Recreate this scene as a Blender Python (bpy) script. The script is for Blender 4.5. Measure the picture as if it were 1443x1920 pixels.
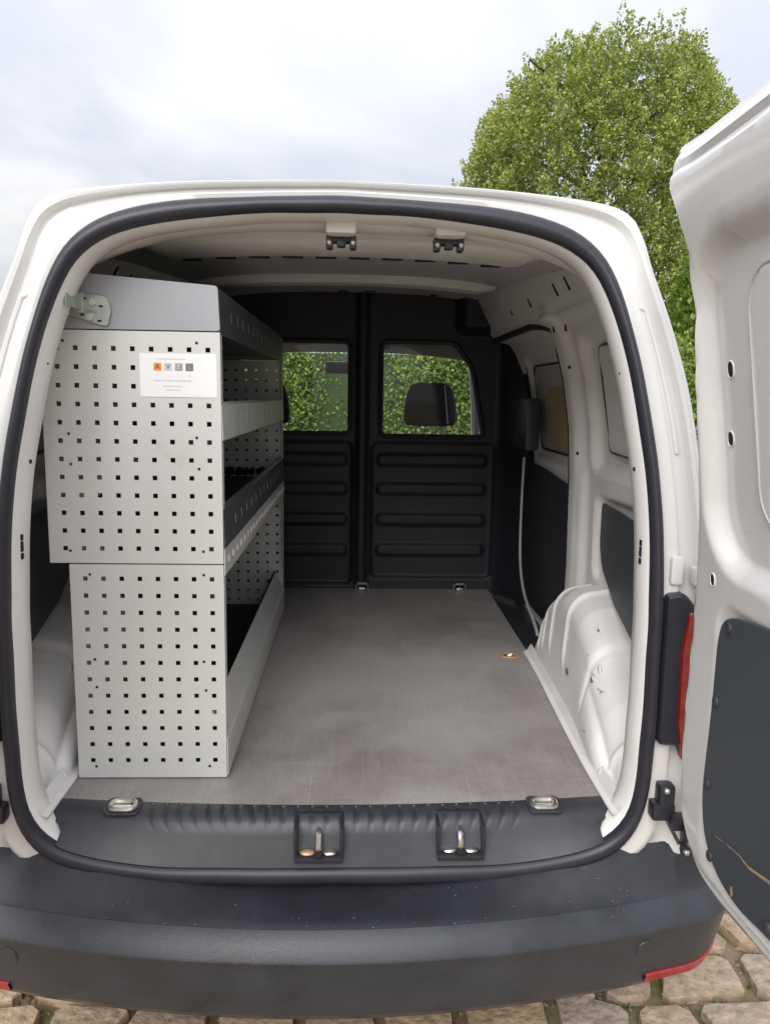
import bpy, bmesh, math, random
import numpy as np
from mathutils import Matrix, Vector, Euler

random.seed(7); rng = np.random.default_rng(11)
for o in list(bpy.data.objects): bpy.data.objects.remove(o)
scn = bpy.context.scene
COL = scn.collection

# ------------------------------------------------------------------ camera
cam = bpy.data.cameras.new('camera'); camo = bpy.data.objects.new('camera', cam); COL.objects.link(camo)
XR = Vector((0.9992011, 0.01010281, 0.03866658)); FW = Vector((-0.03670189, -0.15092365, 0.98786387)); UP = Vector((0.0158159, -0.9884938, -0.15043228))
# columns of camera axes in place coordinates: right, up, back
right = Vector((XR[0], FW[0], UP[0])); down = Vector((XR[1], FW[1], UP[1])); fwd = Vector((XR[2], FW[2], UP[2]))
R = Matrix(((right[0], -down[0], -fwd[0]), (right[1], -down[1], -fwd[1]), (right[2], -down[2], -fwd[2])))
camo.matrix_world = Matrix.Translation((0.037, -1.44, 1.438)) @ R.to_4x4()
cam.sensor_fit = 'VERTICAL'; cam.sensor_height = 36.0; cam.lens = 36.0*1440/1920
cam.clip_start = .05; cam.clip_end = 900
scn.camera = camo

# ------------------------------------------------------------------ sky
world = bpy.data.worlds.new('World'); scn.world = world; world.use_nodes = True
nt = world.node_tree; N = nt.nodes; L = nt.links; N.clear()
def nd(t, **k):
    n = N.new(t)
    for a, v in k.items(): setattr(n, a, v)
    return n
SUN_EL, SUN_AZ = math.radians(36), math.radians(200)
out = nd('ShaderNodeOutputWorld'); bg = nd('ShaderNodeBackground'); sky = nd('ShaderNodeTexSky')
sky.sky_type = 'NISHITA'; sky.sun_disc = False; sky.sun_elevation = SUN_EL; sky.sun_rotation = SUN_AZ; sky.dust_density = 2.5
tc = nd('ShaderNodeTexCoord'); sep = nd('ShaderNodeSeparateXYZ'); L.new(tc.outputs['Generated'], sep.inputs[0])
def mth(op, a, b=None):
    m = nd('ShaderNodeMath', operation=op)
    for i, v in enumerate((a, b)):
        if v is None: continue
        if isinstance(v, (int, float)): m.inputs[i].default_value = v
        else: L.new(v, m.inputs[i])
    return m.outputs[0]
zc = mth('MAXIMUM', sep.outputs[2], 0.0)
den = mth('ADD', zc, 0.22)
cmb = nd('ShaderNodeCombineXYZ'); L.new(mth('DIVIDE', sep.outputs[0], den), cmb.inputs[0]); L.new(mth('DIVIDE', sep.outputs[1], den), cmb.inputs[1])
no = nd('ShaderNodeTexNoise'); no.inputs['Scale'].default_value = 1.15; no.inputs['Detail'].default_value = 6; no.inputs['Roughness'].default_value = .52
no.inputs['Distortion'].default_value = .35
L.new(cmb.outputs[0], no.inputs['Vector'])
cr = nd('ShaderNodeValToRGB'); cr.color_ramp.elements[0].position = .42; cr.color_ramp.elements[0].color = (.68, .70, .785, 1)
cr.color_ramp.elements[1].position = .63; cr.color_ramp.elements[1].color = (.94, .93, .915, 1)
L.new(no.outputs['Fac'], cr.inputs[0])
grad = mth('ADD', mth('MULTIPLY', zc, .80), 0.44)           # overcast sky: brighter towards the zenith
vm = nd('ShaderNodeVectorMath', operation='SCALE'); L.new(cr.outputs[0], vm.inputs[0]); L.new(grad, vm.inputs['Scale'])
vs = nd('ShaderNodeVectorMath', operation='SCALE'); L.new(sky.outputs[0], vs.inputs[0]); vs.inputs['Scale'].default_value = .10
mx = nd('ShaderNodeMix', data_type='RGBA'); mx.inputs[0].default_value = .90
L.new(vs.outputs[0], mx.inputs[6]); L.new(vm.outputs[0], mx.inputs[7])
L.new(mx.outputs[2], bg.inputs[0]); bg.inputs[1].default_value = 1.0; L.new(bg.outputs[0], out.inputs[0])

sl = bpy.data.lights.new('sun', 'SUN'); so = bpy.data.objects.new('sun', sl); COL.objects.link(so)
sl.energy = 1.5; sl.angle = math.radians(40); sl.color = (1, .985, .955)
sd = Vector((math.sin(SUN_AZ)*math.cos(SUN_EL), math.cos(SUN_AZ)*math.cos(SUN_EL), math.sin(SUN_EL)))
so.rotation_euler = (sd).to_track_quat('Z', 'Y').to_euler()
scn.view_settings.view_transform = 'Standard'; scn.view_settings.look = 'None'; scn.view_settings.gamma = 1
scn.view_settings.exposure = 0.84
scn.view_settings.use_curve_mapping = False
scn.cycles.max_bounces = 10; scn.cycles.diffuse_bounces = 5; scn.cycles.transparent_max_bounces = 12

# ------------------------------------------------------------------ materials
def mat(name, col, rough=.5, metal=0., var=.0, vscale=8., bump=0., bscale=60., col2=None, c2scale=6., c2lo=.55, c2hi=.75, coat=0., spec=.5, stretch=None, rvar=0., bdist=.002):
    m = bpy.data.materials.new(name); m.use_nodes = True; t = m.node_tree; p = t.nodes['Principled BSDF']
    p.inputs['Roughness'].default_value = rough; p.inputs['Metallic'].default_value = metal
    p.inputs['Specular IOR Level'].default_value = spec; p.inputs['Coat Weight'].default_value = coat; p.inputs['Coat Roughness'].default_value = .07
    co = t.nodes.new('ShaderNodeTexCoord'); mp = t.nodes.new('ShaderNodeMapping'); t.links.new(co.outputs['Object'], mp.inputs[0])
    if stretch: mp.inputs['Scale'].default_value = stretch
    base = t.nodes.new('ShaderNodeRGB'); base.outputs[0].default_value = (*col, 1); cur = base.outputs[0]
    if col2 is not None:
        n = t.nodes.new('ShaderNodeTexNoise'); n.inputs['Scale'].default_value = c2scale; n.inputs['Detail'].default_value = 8; n.inputs['Roughness'].default_value = .65
        t.links.new(mp.outputs[0], n.inputs['Vector'])
        r = t.nodes.new('ShaderNodeMapRange'); r.inputs[1].default_value = c2lo; r.inputs[2].default_value = c2hi; t.links.new(n.outputs[0], r.inputs[0])
        x = t.nodes.new('ShaderNodeMix'); x.data_type = 'RGBA'; t.links.new(r.outputs[0], x.inputs[0]); t.links.new(cur, x.inputs[6]); x.inputs[7].default_value = (*col2, 1); cur = x.outputs[2]
    if var > 0:
        n = t.nodes.new('ShaderNodeTexNoise'); n.inputs['Scale'].default_value = vscale; n.inputs['Detail'].default_value = 6
        t.links.new(mp.outputs[0], n.inputs['Vector'])
        r = t.nodes.new('ShaderNodeMapRange'); r.inputs[1].default_value = .3; r.inputs[2].default_value = .7; r.inputs[3].default_value = 1-var; r.inputs[4].default_value = 1+var; t.links.new(n.outputs[0], r.inputs[0])
        v = t.nodes.new('ShaderNodeVectorMath'); v.operation = 'SCALE'; t.links.new(cur, v.inputs[0]); t.links.new(r.outputs[0], v.inputs['Scale']); cur = v.outputs[0]
        if rvar:
            r2 = t.nodes.new('ShaderNodeMapRange'); r2.inputs[1].default_value = .3; r2.inputs[2].default_value = .7; r2.inputs[3].default_value = max(.05, rough-rvar); r2.inputs[4].default_value = rough+rvar
            t.links.new(n.outputs[0], r2.inputs[0]); t.links.new(r2.outputs[0], p.inputs['Roughness'])
    t.links.new(cur, p.inputs['Base Color'])
    if bump > 0:
        n = t.nodes.new('ShaderNodeTexNoise'); n.inputs['Scale'].default_value = bscale; n.inputs['Detail'].default_value = 4
        t.links.new(co.outputs['Object'], n.inputs['Vector'])
        b = t.nodes.new('ShaderNodeBump'); b.inputs['Strength'].default_value = bump; b.inputs['Distance'].default_value = bdist
        t.links.new(n.outputs[0], b.inputs['Height']); t.links.new(b.outputs[0], p.inputs['Normal'])
    return m

PAINT = mat('white_paint', (.70, .695, .685), .26, var=.035, vscale=5, coat=.9, rvar=.06)
INNER = mat('inner_paint', (.79, .775, .755), .42, var=.05, vscale=7, col2=(.50, .47, .42), c2scale=3.2, c2lo=.62, c2hi=.85, rvar=.1)
ARCHM = mat('arch_paint', (.79, .775, .755), .42, var=.05, vscale=9, col2=(.16, .14, .12), c2scale=13, c2lo=.615, c2hi=.635, stretch=(1, .35, .7))
RUBBER = mat('rubber', (.026, .026, .036), .40, var=.12, vscale=30, spec=.45)
BLACKP = mat('black_plastic', (.040, .042, .050), .40, var=.15, vscale=25, bump=.12, bscale=700, col2=(.085, .085, .09), c2scale=7, c2lo=.6, c2hi=.9)
BUMPM = mat('bumper_plastic', (.034, .038, .047), .30, var=.2, vscale=11, bump=.35, bscale=700, col2=(.060, .063, .070), c2scale=5, c2lo=.55, c2hi=.85, rvar=.06)
BULKM = mat('bulkhead_lining', (.019, .020, .028), .52, var=.15, vscale=14, bump=.15, bscale=500)
TRIMG = mat('grey_hardboard', (.054, .064, .074), .50, var=.12, vscale=5, col2=(.10, .105, .11), c2scale=4, c2lo=.6, c2hi=.9, bump=.1, bscale=400)
SHELF = mat('shelf_grey', (.63, .635, .615), .38, var=.035, vscale=4, rvar=.07, col2=(.52, .515, .49), c2scale=9, c2lo=.60, c2hi=.80)
SHELFB = mat('shelf_blue_grey', (.36, .37, .40), .38, var=.04, vscale=6, metal=.15)
SHELFD = mat('shelf_dark_grey', (.105, .11, .125), .40, var=.06, vscale=6, metal=.15)
MAT = mat('rubber_mat', (.015, .015, .017), .7, var=.2, vscale=60, bump=.5, bscale=180)
ZINC = mat('zinc', (.62, .63, .60), .32, metal=.9, var=.12, vscale=25)
GALV = mat('galvanised_bracket', (.46, .50, .46), .38, metal=.75, var=.15, vscale=45)
STEEL = mat('steel', (.70, .68, .64), .28, metal=.95, var=.15, vscale=40, col2=(.42, .22, .10), c2scale=30, c2lo=.62, c2hi=.75)
BRASSY = mat('rusty_plate', (.55, .36, .20), .45, metal=.4, var=.3, vscale=60)
DARK = mat('dark_gap', (.008, .008, .010), .7)
WOODE = mat('raw_wood_edge', (.56, .30, .12), .7, var=.2, vscale=80)
SCRATCH = mat('scraped_fibre', (.36, .25, .14), .8, var=.35, vscale=90)
CEIL = mat('roof_panel', (.52, .51, .52), .5, var=.06, vscale=6)
FABRIC = mat('seat_fabric', (.022, .022, .025), .85, var=.2, vscale=120, bump=.4, bscale=600)
BEIGE = mat('headliner', (.42, .40, .37), .9, var=.05)
PAPER = mat('paper_label', (.86, .86, .87), .55)
ORANGE = mat('print_orange', (.86, .27, .05), .5)
INK = mat('print_dark', (.05, .05, .055), .6)
GREY1 = mat('print_pale_grey', (.62, .60, .62), .6); GREY2 = mat('print_grey', (.36, .35, .37), .6); GREY3 = mat('print_dark_grey', (.20, .18, .19), .6)
PRINT = mat('print_faint', (.48, .47, .48), .6)
VIEWM = mat('window_view_ochre', (.44, .34, .18), .6, var=.15, vscale=5)  # ochre of the view through the side window, not plywood
TYRE = mat('tyre_rubber', (.02, .02, .02), .8); RIM = mat('rim_steel', (.45, .45, .46), .35, metal=.8)
CABLE = mat('cable_sheath', (.45, .45, .46), .4)

def red_lens():
    m = bpy.data.materials.new('red_lens'); m.use_nodes = True; p = m.node_tree.nodes['Principled BSDF']
    p.inputs['Base Color'].default_value = (.26, .004, .008, 1); p.inputs['Roughness'].default_value = .12; p.inputs['Coat Weight'].default_value = .6
    return m
REDL = red_lens()
REFL = mat('reflector_red', (.36, .018, .022), .25, var=.1, vscale=60)
def glass():
    m = bpy.data.materials.new('window_glass'); m.use_nodes = True; t = m.node_tree; t.nodes.clear()
    o = t.nodes.new('ShaderNodeOutputMaterial'); mixs = t.nodes.new('ShaderNodeMixShader'); tr = t.nodes.new('ShaderNodeBsdfTransparent'); gl = t.nodes.new('ShaderNodeBsdfGlossy')
    tr.inputs[0].default_value = (.96, .975, .965, 1); gl.inputs['Roughness'].default_value = .01
    fr = t.nodes.new('ShaderNodeFresnel'); fr.inputs[0].default_value = 1.5
    t.links.new(fr.outputs[0], mixs.inputs[0]); t.links.new(tr.outputs[0], mixs.inputs[1]); t.links.new(gl.outputs[0], mixs.inputs[2]); t.links.new(mixs.outputs[0], o.inputs[0])
    return m
GLASS = glass()

def floor_mat():
    m = bpy.data.materials.new('phenolic_plywood'); m.use_nodes = True; t = m.node_tree; p = t.nodes['Principled BSDF']; k = t.links.new
    co = t.nodes.new('ShaderNodeTexCoord')
    def noise(scale, st=(1, 1, 1), det=8, ro=.6):
        mp = t.nodes.new('ShaderNodeMapping'); mp.inputs['Scale'].default_value = st; k(co.outputs['Object'], mp.inputs[0])
        n = t.nodes.new('ShaderNodeTexNoise'); n.inputs['Scale'].default_value = scale; n.inputs['Detail'].default_value = det; n.inputs['Roughness'].default_value = ro; k(mp.outputs[0], n.inputs['Vector']); return n.outputs[0]
    def rng_(s, a, b, lo=0., hi=1.):
        r = t.nodes.new('ShaderNodeMapRange'); r.inputs[1].default_value = a; r.inputs[2].default_value = b; r.inputs[3].default_value = lo; r.inputs[4].default_value = hi; k(s, r.inputs[0]); return r.outputs[0]
    def mix(f, a, b):
        x = t.nodes.new('ShaderNodeMix'); x.data_type = 'RGBA'; k(f, x.inputs[0])
        for i, v in ((6, a), (7, b)):
            if isinstance(v, tuple): x.inputs[i].default_value = (*v, 1)
            else: k(v, x.inputs[i])
        return x.outputs[2]
    c = mix(rng_(noise(2.2), .35, .65), (.27, .242, .238), (.44, .41, .402))
    c = mix(rng_(noise(7, (6, .5, 1)), .56, .80, 0, .55), c, (.42, .40, .39))       # worn lengthwise scuffs
    c = mix(rng_(noise(5, (.6, 5, 1)), .62, .82, 0, .5), c, (.44, .42, .41))        # scuffs across
    c = mix(rng_(noise(3.2), .64, .76, 0, .5), c, (.11, .085, .075))                 # dark stains
    c = mix(rng_(noise(220, (1, 1, 1), 2), .66, .72, 0, .5), c, (.42, .40, .38))    # dust and grit
    c = mix(rng_(noise(30, (18, .10, 1), 4), .63, .65, 0, .55), c, (.52, .50, .49))
    c = mix(rng_(noise(26, (12, .8, 1), 4), .66, .68, 0, .5), c, (.10, .085, .08))
    c = mix(rng_(noise(380, (1, 1, 1), 2), .42, .60, 0, .35), c, (.13, .115, .11))
    c = mix(rng_(noise(24, (.12, 14, 1), 4), .655, .672, 0, .5), c, (.50, .48, .47))
    c = mix(rng_(noise(1.3, (1, 1.2, 1), 5), .50, .62, 0, .38), c, (.47, .455, .45))   # fine scratches
    k(c, p.inputs['Base Color'])
    k(rng_(noise(4), .3, .7, .34, .55), p.inputs['Roughness'])
    b = t.nodes.new('ShaderNodeBump'); b.inputs['Strength'].default_value = .25; b.inputs['Distance'].default_value = .001
    w = t.nodes.new('ShaderNodeTexVoronoi'); w.inputs['Scale'].default_value = 260; k(co.outputs['Object'], w.inputs['Vector']); k(w.outputs[0], b.inputs['Height']); k(b.outputs[0], p.inputs['Normal'])
    return m
FLOORM = floor_mat()

def leaf_mat(name, c1, c2, c3, aged=False):
    m = bpy.data.materials.new(name); m.use_nodes = True; t = m.node_tree; t.nodes.clear(); k = t.links.new
    o = t.nodes.new('ShaderNodeOutputMaterial'); g = t.nodes.new('ShaderNodeNewGeometry'); r = t.nodes.new('ShaderNodeValToRGB')
    r.color_ramp.elements[0].color = (*c1, 1); r.color_ramp.elements[1].color = (*c3, 1); e = r.color_ramp.elements.new(.55); e.color = (*c2, 1)
    if aged:                                                  # young leaves at the shoot tips are paler
        at = t.nodes.new('ShaderNodeAttribute'); at.attribute_name = 'age'
        m1 = t.nodes.new('ShaderNodeMath'); m1.operation = 'MULTIPLY'; m1.inputs[1].default_value = .5; k(g.outputs['Random Per Island'], m1.inputs[0])
        m2 = t.nodes.new('ShaderNodeMath'); m2.operation = 'MULTIPLY_ADD'; m2.inputs[1].default_value = .5; k(at.outputs['Fac'], m2.inputs[0]); k(m1.outputs[0], m2.inputs[2]); k(m2.outputs[0], r.inputs[0])
    else: k(g.outputs['Random Per Island'], r.inputs[0])
    d = t.nodes.new('ShaderNodeBsdfDiffuse'); tl = t.nodes.new('ShaderNodeBsdfTranslucent'); gl = t.nodes.new('ShaderNodeBsdfGlossy'); gl.inputs['Roughness'].default_value = .45
    k(r.outputs[0], d.inputs[0]); k(r.outputs[0], tl.inputs[0])
    a = t.nodes.new('ShaderNodeMixShader'); a.inputs[0].default_value = .35; k(d.outputs[0], a.inputs[1]); k(tl.outputs[0], a.inputs[2])
    b = t.nodes.new('ShaderNodeMixShader'); b.inputs[0].default_value = .05; k(a.outputs[0], b.inputs[1]); k(gl.outputs[0], b.inputs[2]); k(b.outputs[0], o.inputs[0])
    return m
LEAF_T = leaf_mat('lime_leaf', (.10, .155, .035), (.31, .375, .075), (.56, .58, .16), True)
LEAF_H = leaf_mat('hedge_leaf', (.14, .25, .05), (.26, .40, .09), (.50, .53, .12))
LEAF_C = leaf_mat('conifer_leaf', (.08, .15, .015), (.14, .23, .02), (.22, .31, .035))
BARK = mat('bark', (.10, .075, .055), .9, var=.3, vscale=9, bump=.8, bscale=25)

# ------------------------------------------------------------------ mesh helpers
def link(o, parent=None):
    COL.objects.link(o)
    if parent is not None:
        o.parent = parent
        if parent.type == 'EMPTY': o.matrix_parent_inverse = Matrix.Translation(Vector(parent['_o'])).inverted()
    return o
def mk(name, v, f, m, parent=None, smooth=True, sharp=35):
    me = bpy.data.meshes.new(name); me.from_pydata([tuple(map(float, p)) for p in v], [], f); me.update()
    if m: me.materials.append(m)
    if smooth:
        me.polygons.foreach_set('use_smooth', [True]*len(me.polygons))
        try: me.set_sharp_from_angle(angle=math.radians(sharp))
        except Exception: pass
    return link(bpy.data.objects.new(name, me), parent)
def root(name, label, cat, loc, group=None):
    o = bpy.data.objects.new(name, None); o.empty_display_size = .2; COL.objects.link(o); o.location = loc
    o['label'] = label; o['category'] = cat; o['_o'] = loc
    if group: o['group'] = group
    return o
def from_bm(name, bm, m, parent=None, smooth=True, sharp=35):
    me = bpy.data.meshes.new(name); bm.to_mesh(me); bm.free()
    if m: me.materials.append(m)
    if smooth:
        me.polygons.foreach_set('use_smooth', [True]*len(me.polygons)); me.set_sharp_from_angle(angle=math.radians(sharp))
    return link(bpy.data.objects.new(name, me), parent)
def bm_box(bm, c, s, bev=.0, rot=None, seg=2):
    M = Matrix.Translation(c) @ (rot.to_4x4() if rot is not None else Matrix()) @ Matrix.Diagonal((*s, 1))
    r = bmesh.ops.create_cube(bm, size=1, matrix=M)
    if bev > 0:
        es = list({e for v in r['verts'] for e in v.link_edges})
        bmesh.ops.bevel(bm, geom=es, offset=bev, segments=seg, affect='EDGES', profile=.6)
def box(name, c, s, m, parent=None, bev=.003, rot=None, seg=2):
    bm = bmesh.new(); bm_box(bm, c, s, bev, rot, seg); return from_bm(name, bm, m, parent)
def grid_faces(nr, nc, closed=False, keep=None):
    f = []
    for i in range(nr-1):
        for j in range(nc if closed else nc-1):
            j2 = (j+1) % nc
            if keep is not None and not keep(i, j): continue
            f.append((i*nc+j, i*nc+j2, (i+1)*nc+j2, (i+1)*nc+j))
    return f
def loft(name, loops, m, parent=None, closed=True, sharp=35, flip=False, cap0=False, cap1=False):
    nc = len(loops[0]); v = [p for l in loops for p in l]; f = grid_faces(len(loops), nc, closed)
    if cap0: f.append(tuple(range(nc))[::-1])
    if cap1: f.append(tuple(range((len(loops)-1)*nc, len(loops)*nc)))
    if flip: f = [q[::-1] for q in f]
    return mk(name, v, f, m, parent, True, sharp)
def tube_vf(pts, r, n=10, closed=False, cap=True):
    pts = [Vector(p) for p in pts]; v = []; f = []; k = len(pts); up = None
    for i, p in enumerate(pts):
        a = pts[(i-1) % k] if (closed or i > 0) else p; b = pts[(i+1) % k] if (closed or i < k-1) else p
        d = (b-a).normalized()
        if up is None: up = Vector((0, 0, 1)) if abs(d.z) < .9 else Vector((1, 0, 0))
        s = d.cross(up).normalized(); up = s.cross(d).normalized()
        rr = r[i] if isinstance(r, (list, tuple)) else r
        for q in range(n):
            t = 2*math.pi*q/n; v.append(p + s*math.cos(t)*rr + up*math.sin(t)*rr)
    for i in range(k if closed else k-1):
        for q in range(n):
            i2 = (i+1) % k; q2 = (q+1) % n; f.append((i*n+q, i*n+q2, i2*n+q2, i2*n+q))
    if cap and not closed: f.append(tuple(range(n))[::-1]); f.append(tuple(range((k-1)*n, k*n)))
    return v, f
def tube(name, pts, r, m, parent=None, n=10, closed=False):
    v, f = tube_vf(pts, r, n, closed); return mk(name, v, f, m, parent)
def spline(pts, n=40, closed=False):
    pts = [Vector(p) for p in pts]; k = len(pts); res = []
    segs = k if closed else k-1; per = max(2, n//segs)
    for i in range(segs):
        p0 = pts[(i-1) % k] if closed or i > 0 else pts[0]; p1 = pts[i]; p2 = pts[(i+1) % k]; p3 = pts[(i+2) % k] if closed or i+2 < k else pts[-1]
        for q in range(per):
            t = q/per; res.append(.5*((2*p1)+(p2-p0)*t+(2*p0-5*p1+4*p2-p3)*t*t+(3*p1-p0-3*p2+p3)*t**3))
    if not closed: res.append(pts[-1])
    return res
def rrect(x0, x1, z0, z1, r, n=6):
    P = []
    for cx, cz, a in ((x1-r, z1-r, 0), (x0+r, z1-r, 90), (x0+r, z0+r, 180), (x1-r, z0+r, 270)):
        for i in range(n+1):
            t = math.radians(a+90*i/n); P.append((cx+r*math.cos(t), cz+r*math.sin(t)))
    return P
def round_poly(pts, r, n=5):
    P = []; k = len(pts)
    for i in range(k):
        a, b, c = Vector(pts[i-1]), Vector(pts[i]), Vector(pts[(i+1) % k])
        d1 = (a-b); d2 = (c-b); q = min(r, d1.length*.45, d2.length*.45); p1 = b+d1.normalized()*q; p2 = b+d2.normalized()*q
        for j in range(n+1):
            t = j/n; P.append(tuple((1-t)**2*p1+2*t*(1-t)*b+t*t*p2))
    return P
def plate(name, poly, to3, th, m, parent=None, bev=.002, sharp=30):
    """polygon (a,b) with thickness; to3(a,b,t) -> point"""
    n = len(poly); c = Vector((sum(p[0] for p in poly)/n, sum(p[1] for p in poly)/n))
    def ins(d): return [(p[0]+(c[0]-p[0])*d/max(.001, (Vector(p)-c).length), p[1]+(c[1]-p[1])*d/max(.001, (Vector(p)-c).length)) for p in poly]
    l = [[to3(*p, 0) for p in poly], [to3(*p, th-bev) for p in poly], [to3(*p, th) for p in ins(bev)]]
    v = [q for a in l for q in a]; f = grid_faces(3, n, True); f.append(tuple(range(2*n, 3*n)))
    return mk(name, v, f, m, parent, True, sharp)
def ss(a, b, x):
    t = min(1, max(0, (x-a)/(b-a))); return t*t*(3-2*t)
def inpoly(x, y, P):
    c = False; j = len(P)-1
    for i in range(len(P)):
        if (P[i][1] > y) != (P[j][1] > y) and x < (P[j][0]-P[i][0])*(y-P[i][1])/(P[j][1]-P[i][1])+P[i][0]: c = not c
        j = i
    return c
def sd_rrect(x, z, x0, x1, z0, z1, r):
    dx = abs(x-(x0+x1)/2)-(x1-x0)/2+r; dz = abs(z-(z0+z1)/2)-(z1-z0)/2+r
    return math.hypot(max(dx, 0), max(dz, 0))+min(max(dx, dz), 0)-r

# ------------------------------------------------------------------ ground
def ground_mat():
    m = mat('joint_soil', (.20, .155, .10), .95, var=.35, vscale=22, bump=1., bscale=120, col2=(.13, .135, .04), c2scale=9, c2lo=.47, c2hi=.60)
    return m
SOIL = ground_mat()
gv = [(-150, -150, -.024), (150, -150, -.024), (150, 150, -.024), (-150, 150, -.024)]
ground = mk('ground', gv, [(0, 1, 2, 3)], SOIL, smooth=False); ground['kind'] = 'structure'
STONES = [mat('cobble_%d' % i, c, .75, var=.28, vscale=34, bump=.8, bscale=42, bdist=.012, col2=c2, c2scale=7, c2lo=.5, c2hi=.75) for i, (c, c2) in enumerate([
    ((.42, .31, .20), (.33, .21, .115)), ((.38, .29, .205), (.45, .34, .23)), ((.44, .33, .22), (.36, .26, .18)), ((.36, .285, .22), (.42, .32, .22))])]
def stone_vf(poly, h, rnd):
    n = len(poly); cx = sum(p[0] for p in poly)/n; cy = sum(p[1] for p in poly)/n
    def ring(s, z, jz=0): return [(cx+(p[0]-cx)*s, cy+(p[1]-cy)*s, z+rnd.uniform(-jz, jz)) for p in poly]
    tilt = (rnd.uniform(-.03, .03), rnd.uniform(-.03, .03))
    v = ring(1, -.05) + ring(1.0, h-.006, .003) + ring(.975, h-.0008, .0015) + ring(.72, h, .0028) + [(cx, cy, h+.001)]
    v = [(x, y, z+(x-cx)*tilt[0]+(y-cy)*tilt[1]) for x, y, z in v]
    f = grid_faces(4, n, True) + [(3*n+i, 3*n+(i+1) % n, 4*n) for i in range(n)]
    return v, f
cells = []
rr = random.Random(5); SX, SY = .195, .165; nx, ny = 44, 52; ox, oy = -4.2, -3.6
lat = {}
for j in range(ny+1):
    for i in range(nx+1): lat[i, j] = (ox+i*SX+(.5*SX if False else 0)+rr.uniform(-.036, .036), oy+j*SY+rr.uniform(-.032, .032)+.03*math.sin(i*.35))
for j in range(ny):
    sh = rr.uniform(-.06, .06)
    for i in range(nx):
        q = [lat[i, j], lat[i+1, j], lat[i+1, j+1], lat[i, j+1]]
        c = Vector((sum(p[0] for p in q)/4, sum(p[1] for p in q)/4))
        P = []
        for a in range(4):
            p = Vector(q[a]); nx_ = Vector(q[(a+1) % 4])
            g = rr.uniform(.80, .93); P.append(c+(p-c)*g); md = (p+nx_)/2; P.append(c+(md-c)*rr.uniform(.78, .92))
        P = round_poly([tuple(p+Vector((sh, 0))) for p in P], .02, 1)
        cells.append((c, P, rr.uniform(-.006, .006)))
# the stones the photograph can show lie under and beside the bumper
def vis(c): return max(0, abs(c.x-.25)-1.1)*1.2 + max(0, abs(c.y-.25)-.45)
cells.sort(key=lambda t: vis(t[0]))
for c, P, h in cells[:290]:
    v, f = stone_vf(P, h, rr); mk('cobblestone', v, f, STONES[rr.randrange(4)], ground, True, 22)
V = []; F = []; MI = []
for c, P, h in cells[290:]:
    v, f = stone_vf(P, h, rr); o = len(V); V += v; F += [tuple(a+o for a in q) for q in f]; MI += [rr.randrange(4)]*len(f)
oc = mk('cobblestones_around', V, F, None, ground, True, 50); oc['kind'] = 'stuff'
for m in STONES: oc.data.materials.append(m)
oc.data.polygons.foreach_set('material_index', MI)

def leaves(name, pos, nrm, size, m, parent=None, droop=.0, fold=.25, aspect=.75, jitter=.8):
    n = len(pos); pos = np.asarray(pos); nrm = np.asarray(nrm); size = np.broadcast_to(np.asarray(size, float).reshape(-1), (n,)) if np.size(size) in (1, n) else size
    d = nrm + rng.normal(0, jitter, (n, 3)); d[:, 2] -= droop; d /= np.linalg.norm(d, axis=1)[:, None]
    a = rng.normal(0, 1, (n, 3)); s = np.cross(d, a); s /= np.linalg.norm(s, axis=1)[:, None]; u = np.cross(s, d)
    S = size[:, None]; b = pos; tip = pos + d*S; mid = pos + d*S*.45
    l = mid + s*S*aspect*.5 + u*S*fold*.5; r = mid - s*S*aspect*.5 + u*S*fold*.5
    V = np.stack([b, l, tip, r], 1).reshape(-1, 3)
    me = bpy.data.meshes.new(name); me.vertices.add(4*n); me.vertices.foreach_set('co', V.astype(np.float32).ravel())
    base = np.arange(n)*4; T = np.stack([base, base+1, base+2, base, base+2, base+3], 1).reshape(-1)
    me.loops.add(6*n); me.loops.foreach_set('vertex_index', T.astype(np.int32)); me.polygons.add(2*n)
    me.polygons.foreach_set('loop_start', np.arange(0, 6*n, 3, dtype=np.int32)); me.polygons.foreach_set('loop_total', np.full(2*n, 3, np.int32))
    me.update(calc_edges=True); me.validate(); me.materials.append(m)
    return link(bpy.data.objects.new(name, me), parent)

# moss and weeds in the joints
gp = []; 
for _ in range(1500):
    x, y = rng.uniform(-1.2, 1.9), rng.uniform(-.6, 1.3); gp.append((x, y))
keep = []
near = cells[:290]
cent = np.array([(c.x, c.y) for c, P, h in near])
for x, y in gp:
    i = np.argsort((cent[:, 0]-x)**2+(cent[:, 1]-y)**2)[:3]
    if not any(inpoly(x, y, near[a][1]) for a in i): keep.append((x, y))
pos = []; 
for x, y in keep:
    for _ in range(rng.integers(3, 9)): pos.append((x+rng.normal(0, .008), y+rng.normal(0, .008), -.02))
pos = np.array(pos); nr = np.tile([0, 0, 1.], (len(pos), 1))
moss = leaves('joint_weeds', pos, nr, rng.uniform(.008, .022, len(pos)), leaf_mat('weed_leaf', (.07, .10, .02), (.12, .17, .03), (.22, .20, .06)), ground, jitter=.6); moss['kind'] = 'stuff'
V = []; F = []
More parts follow.
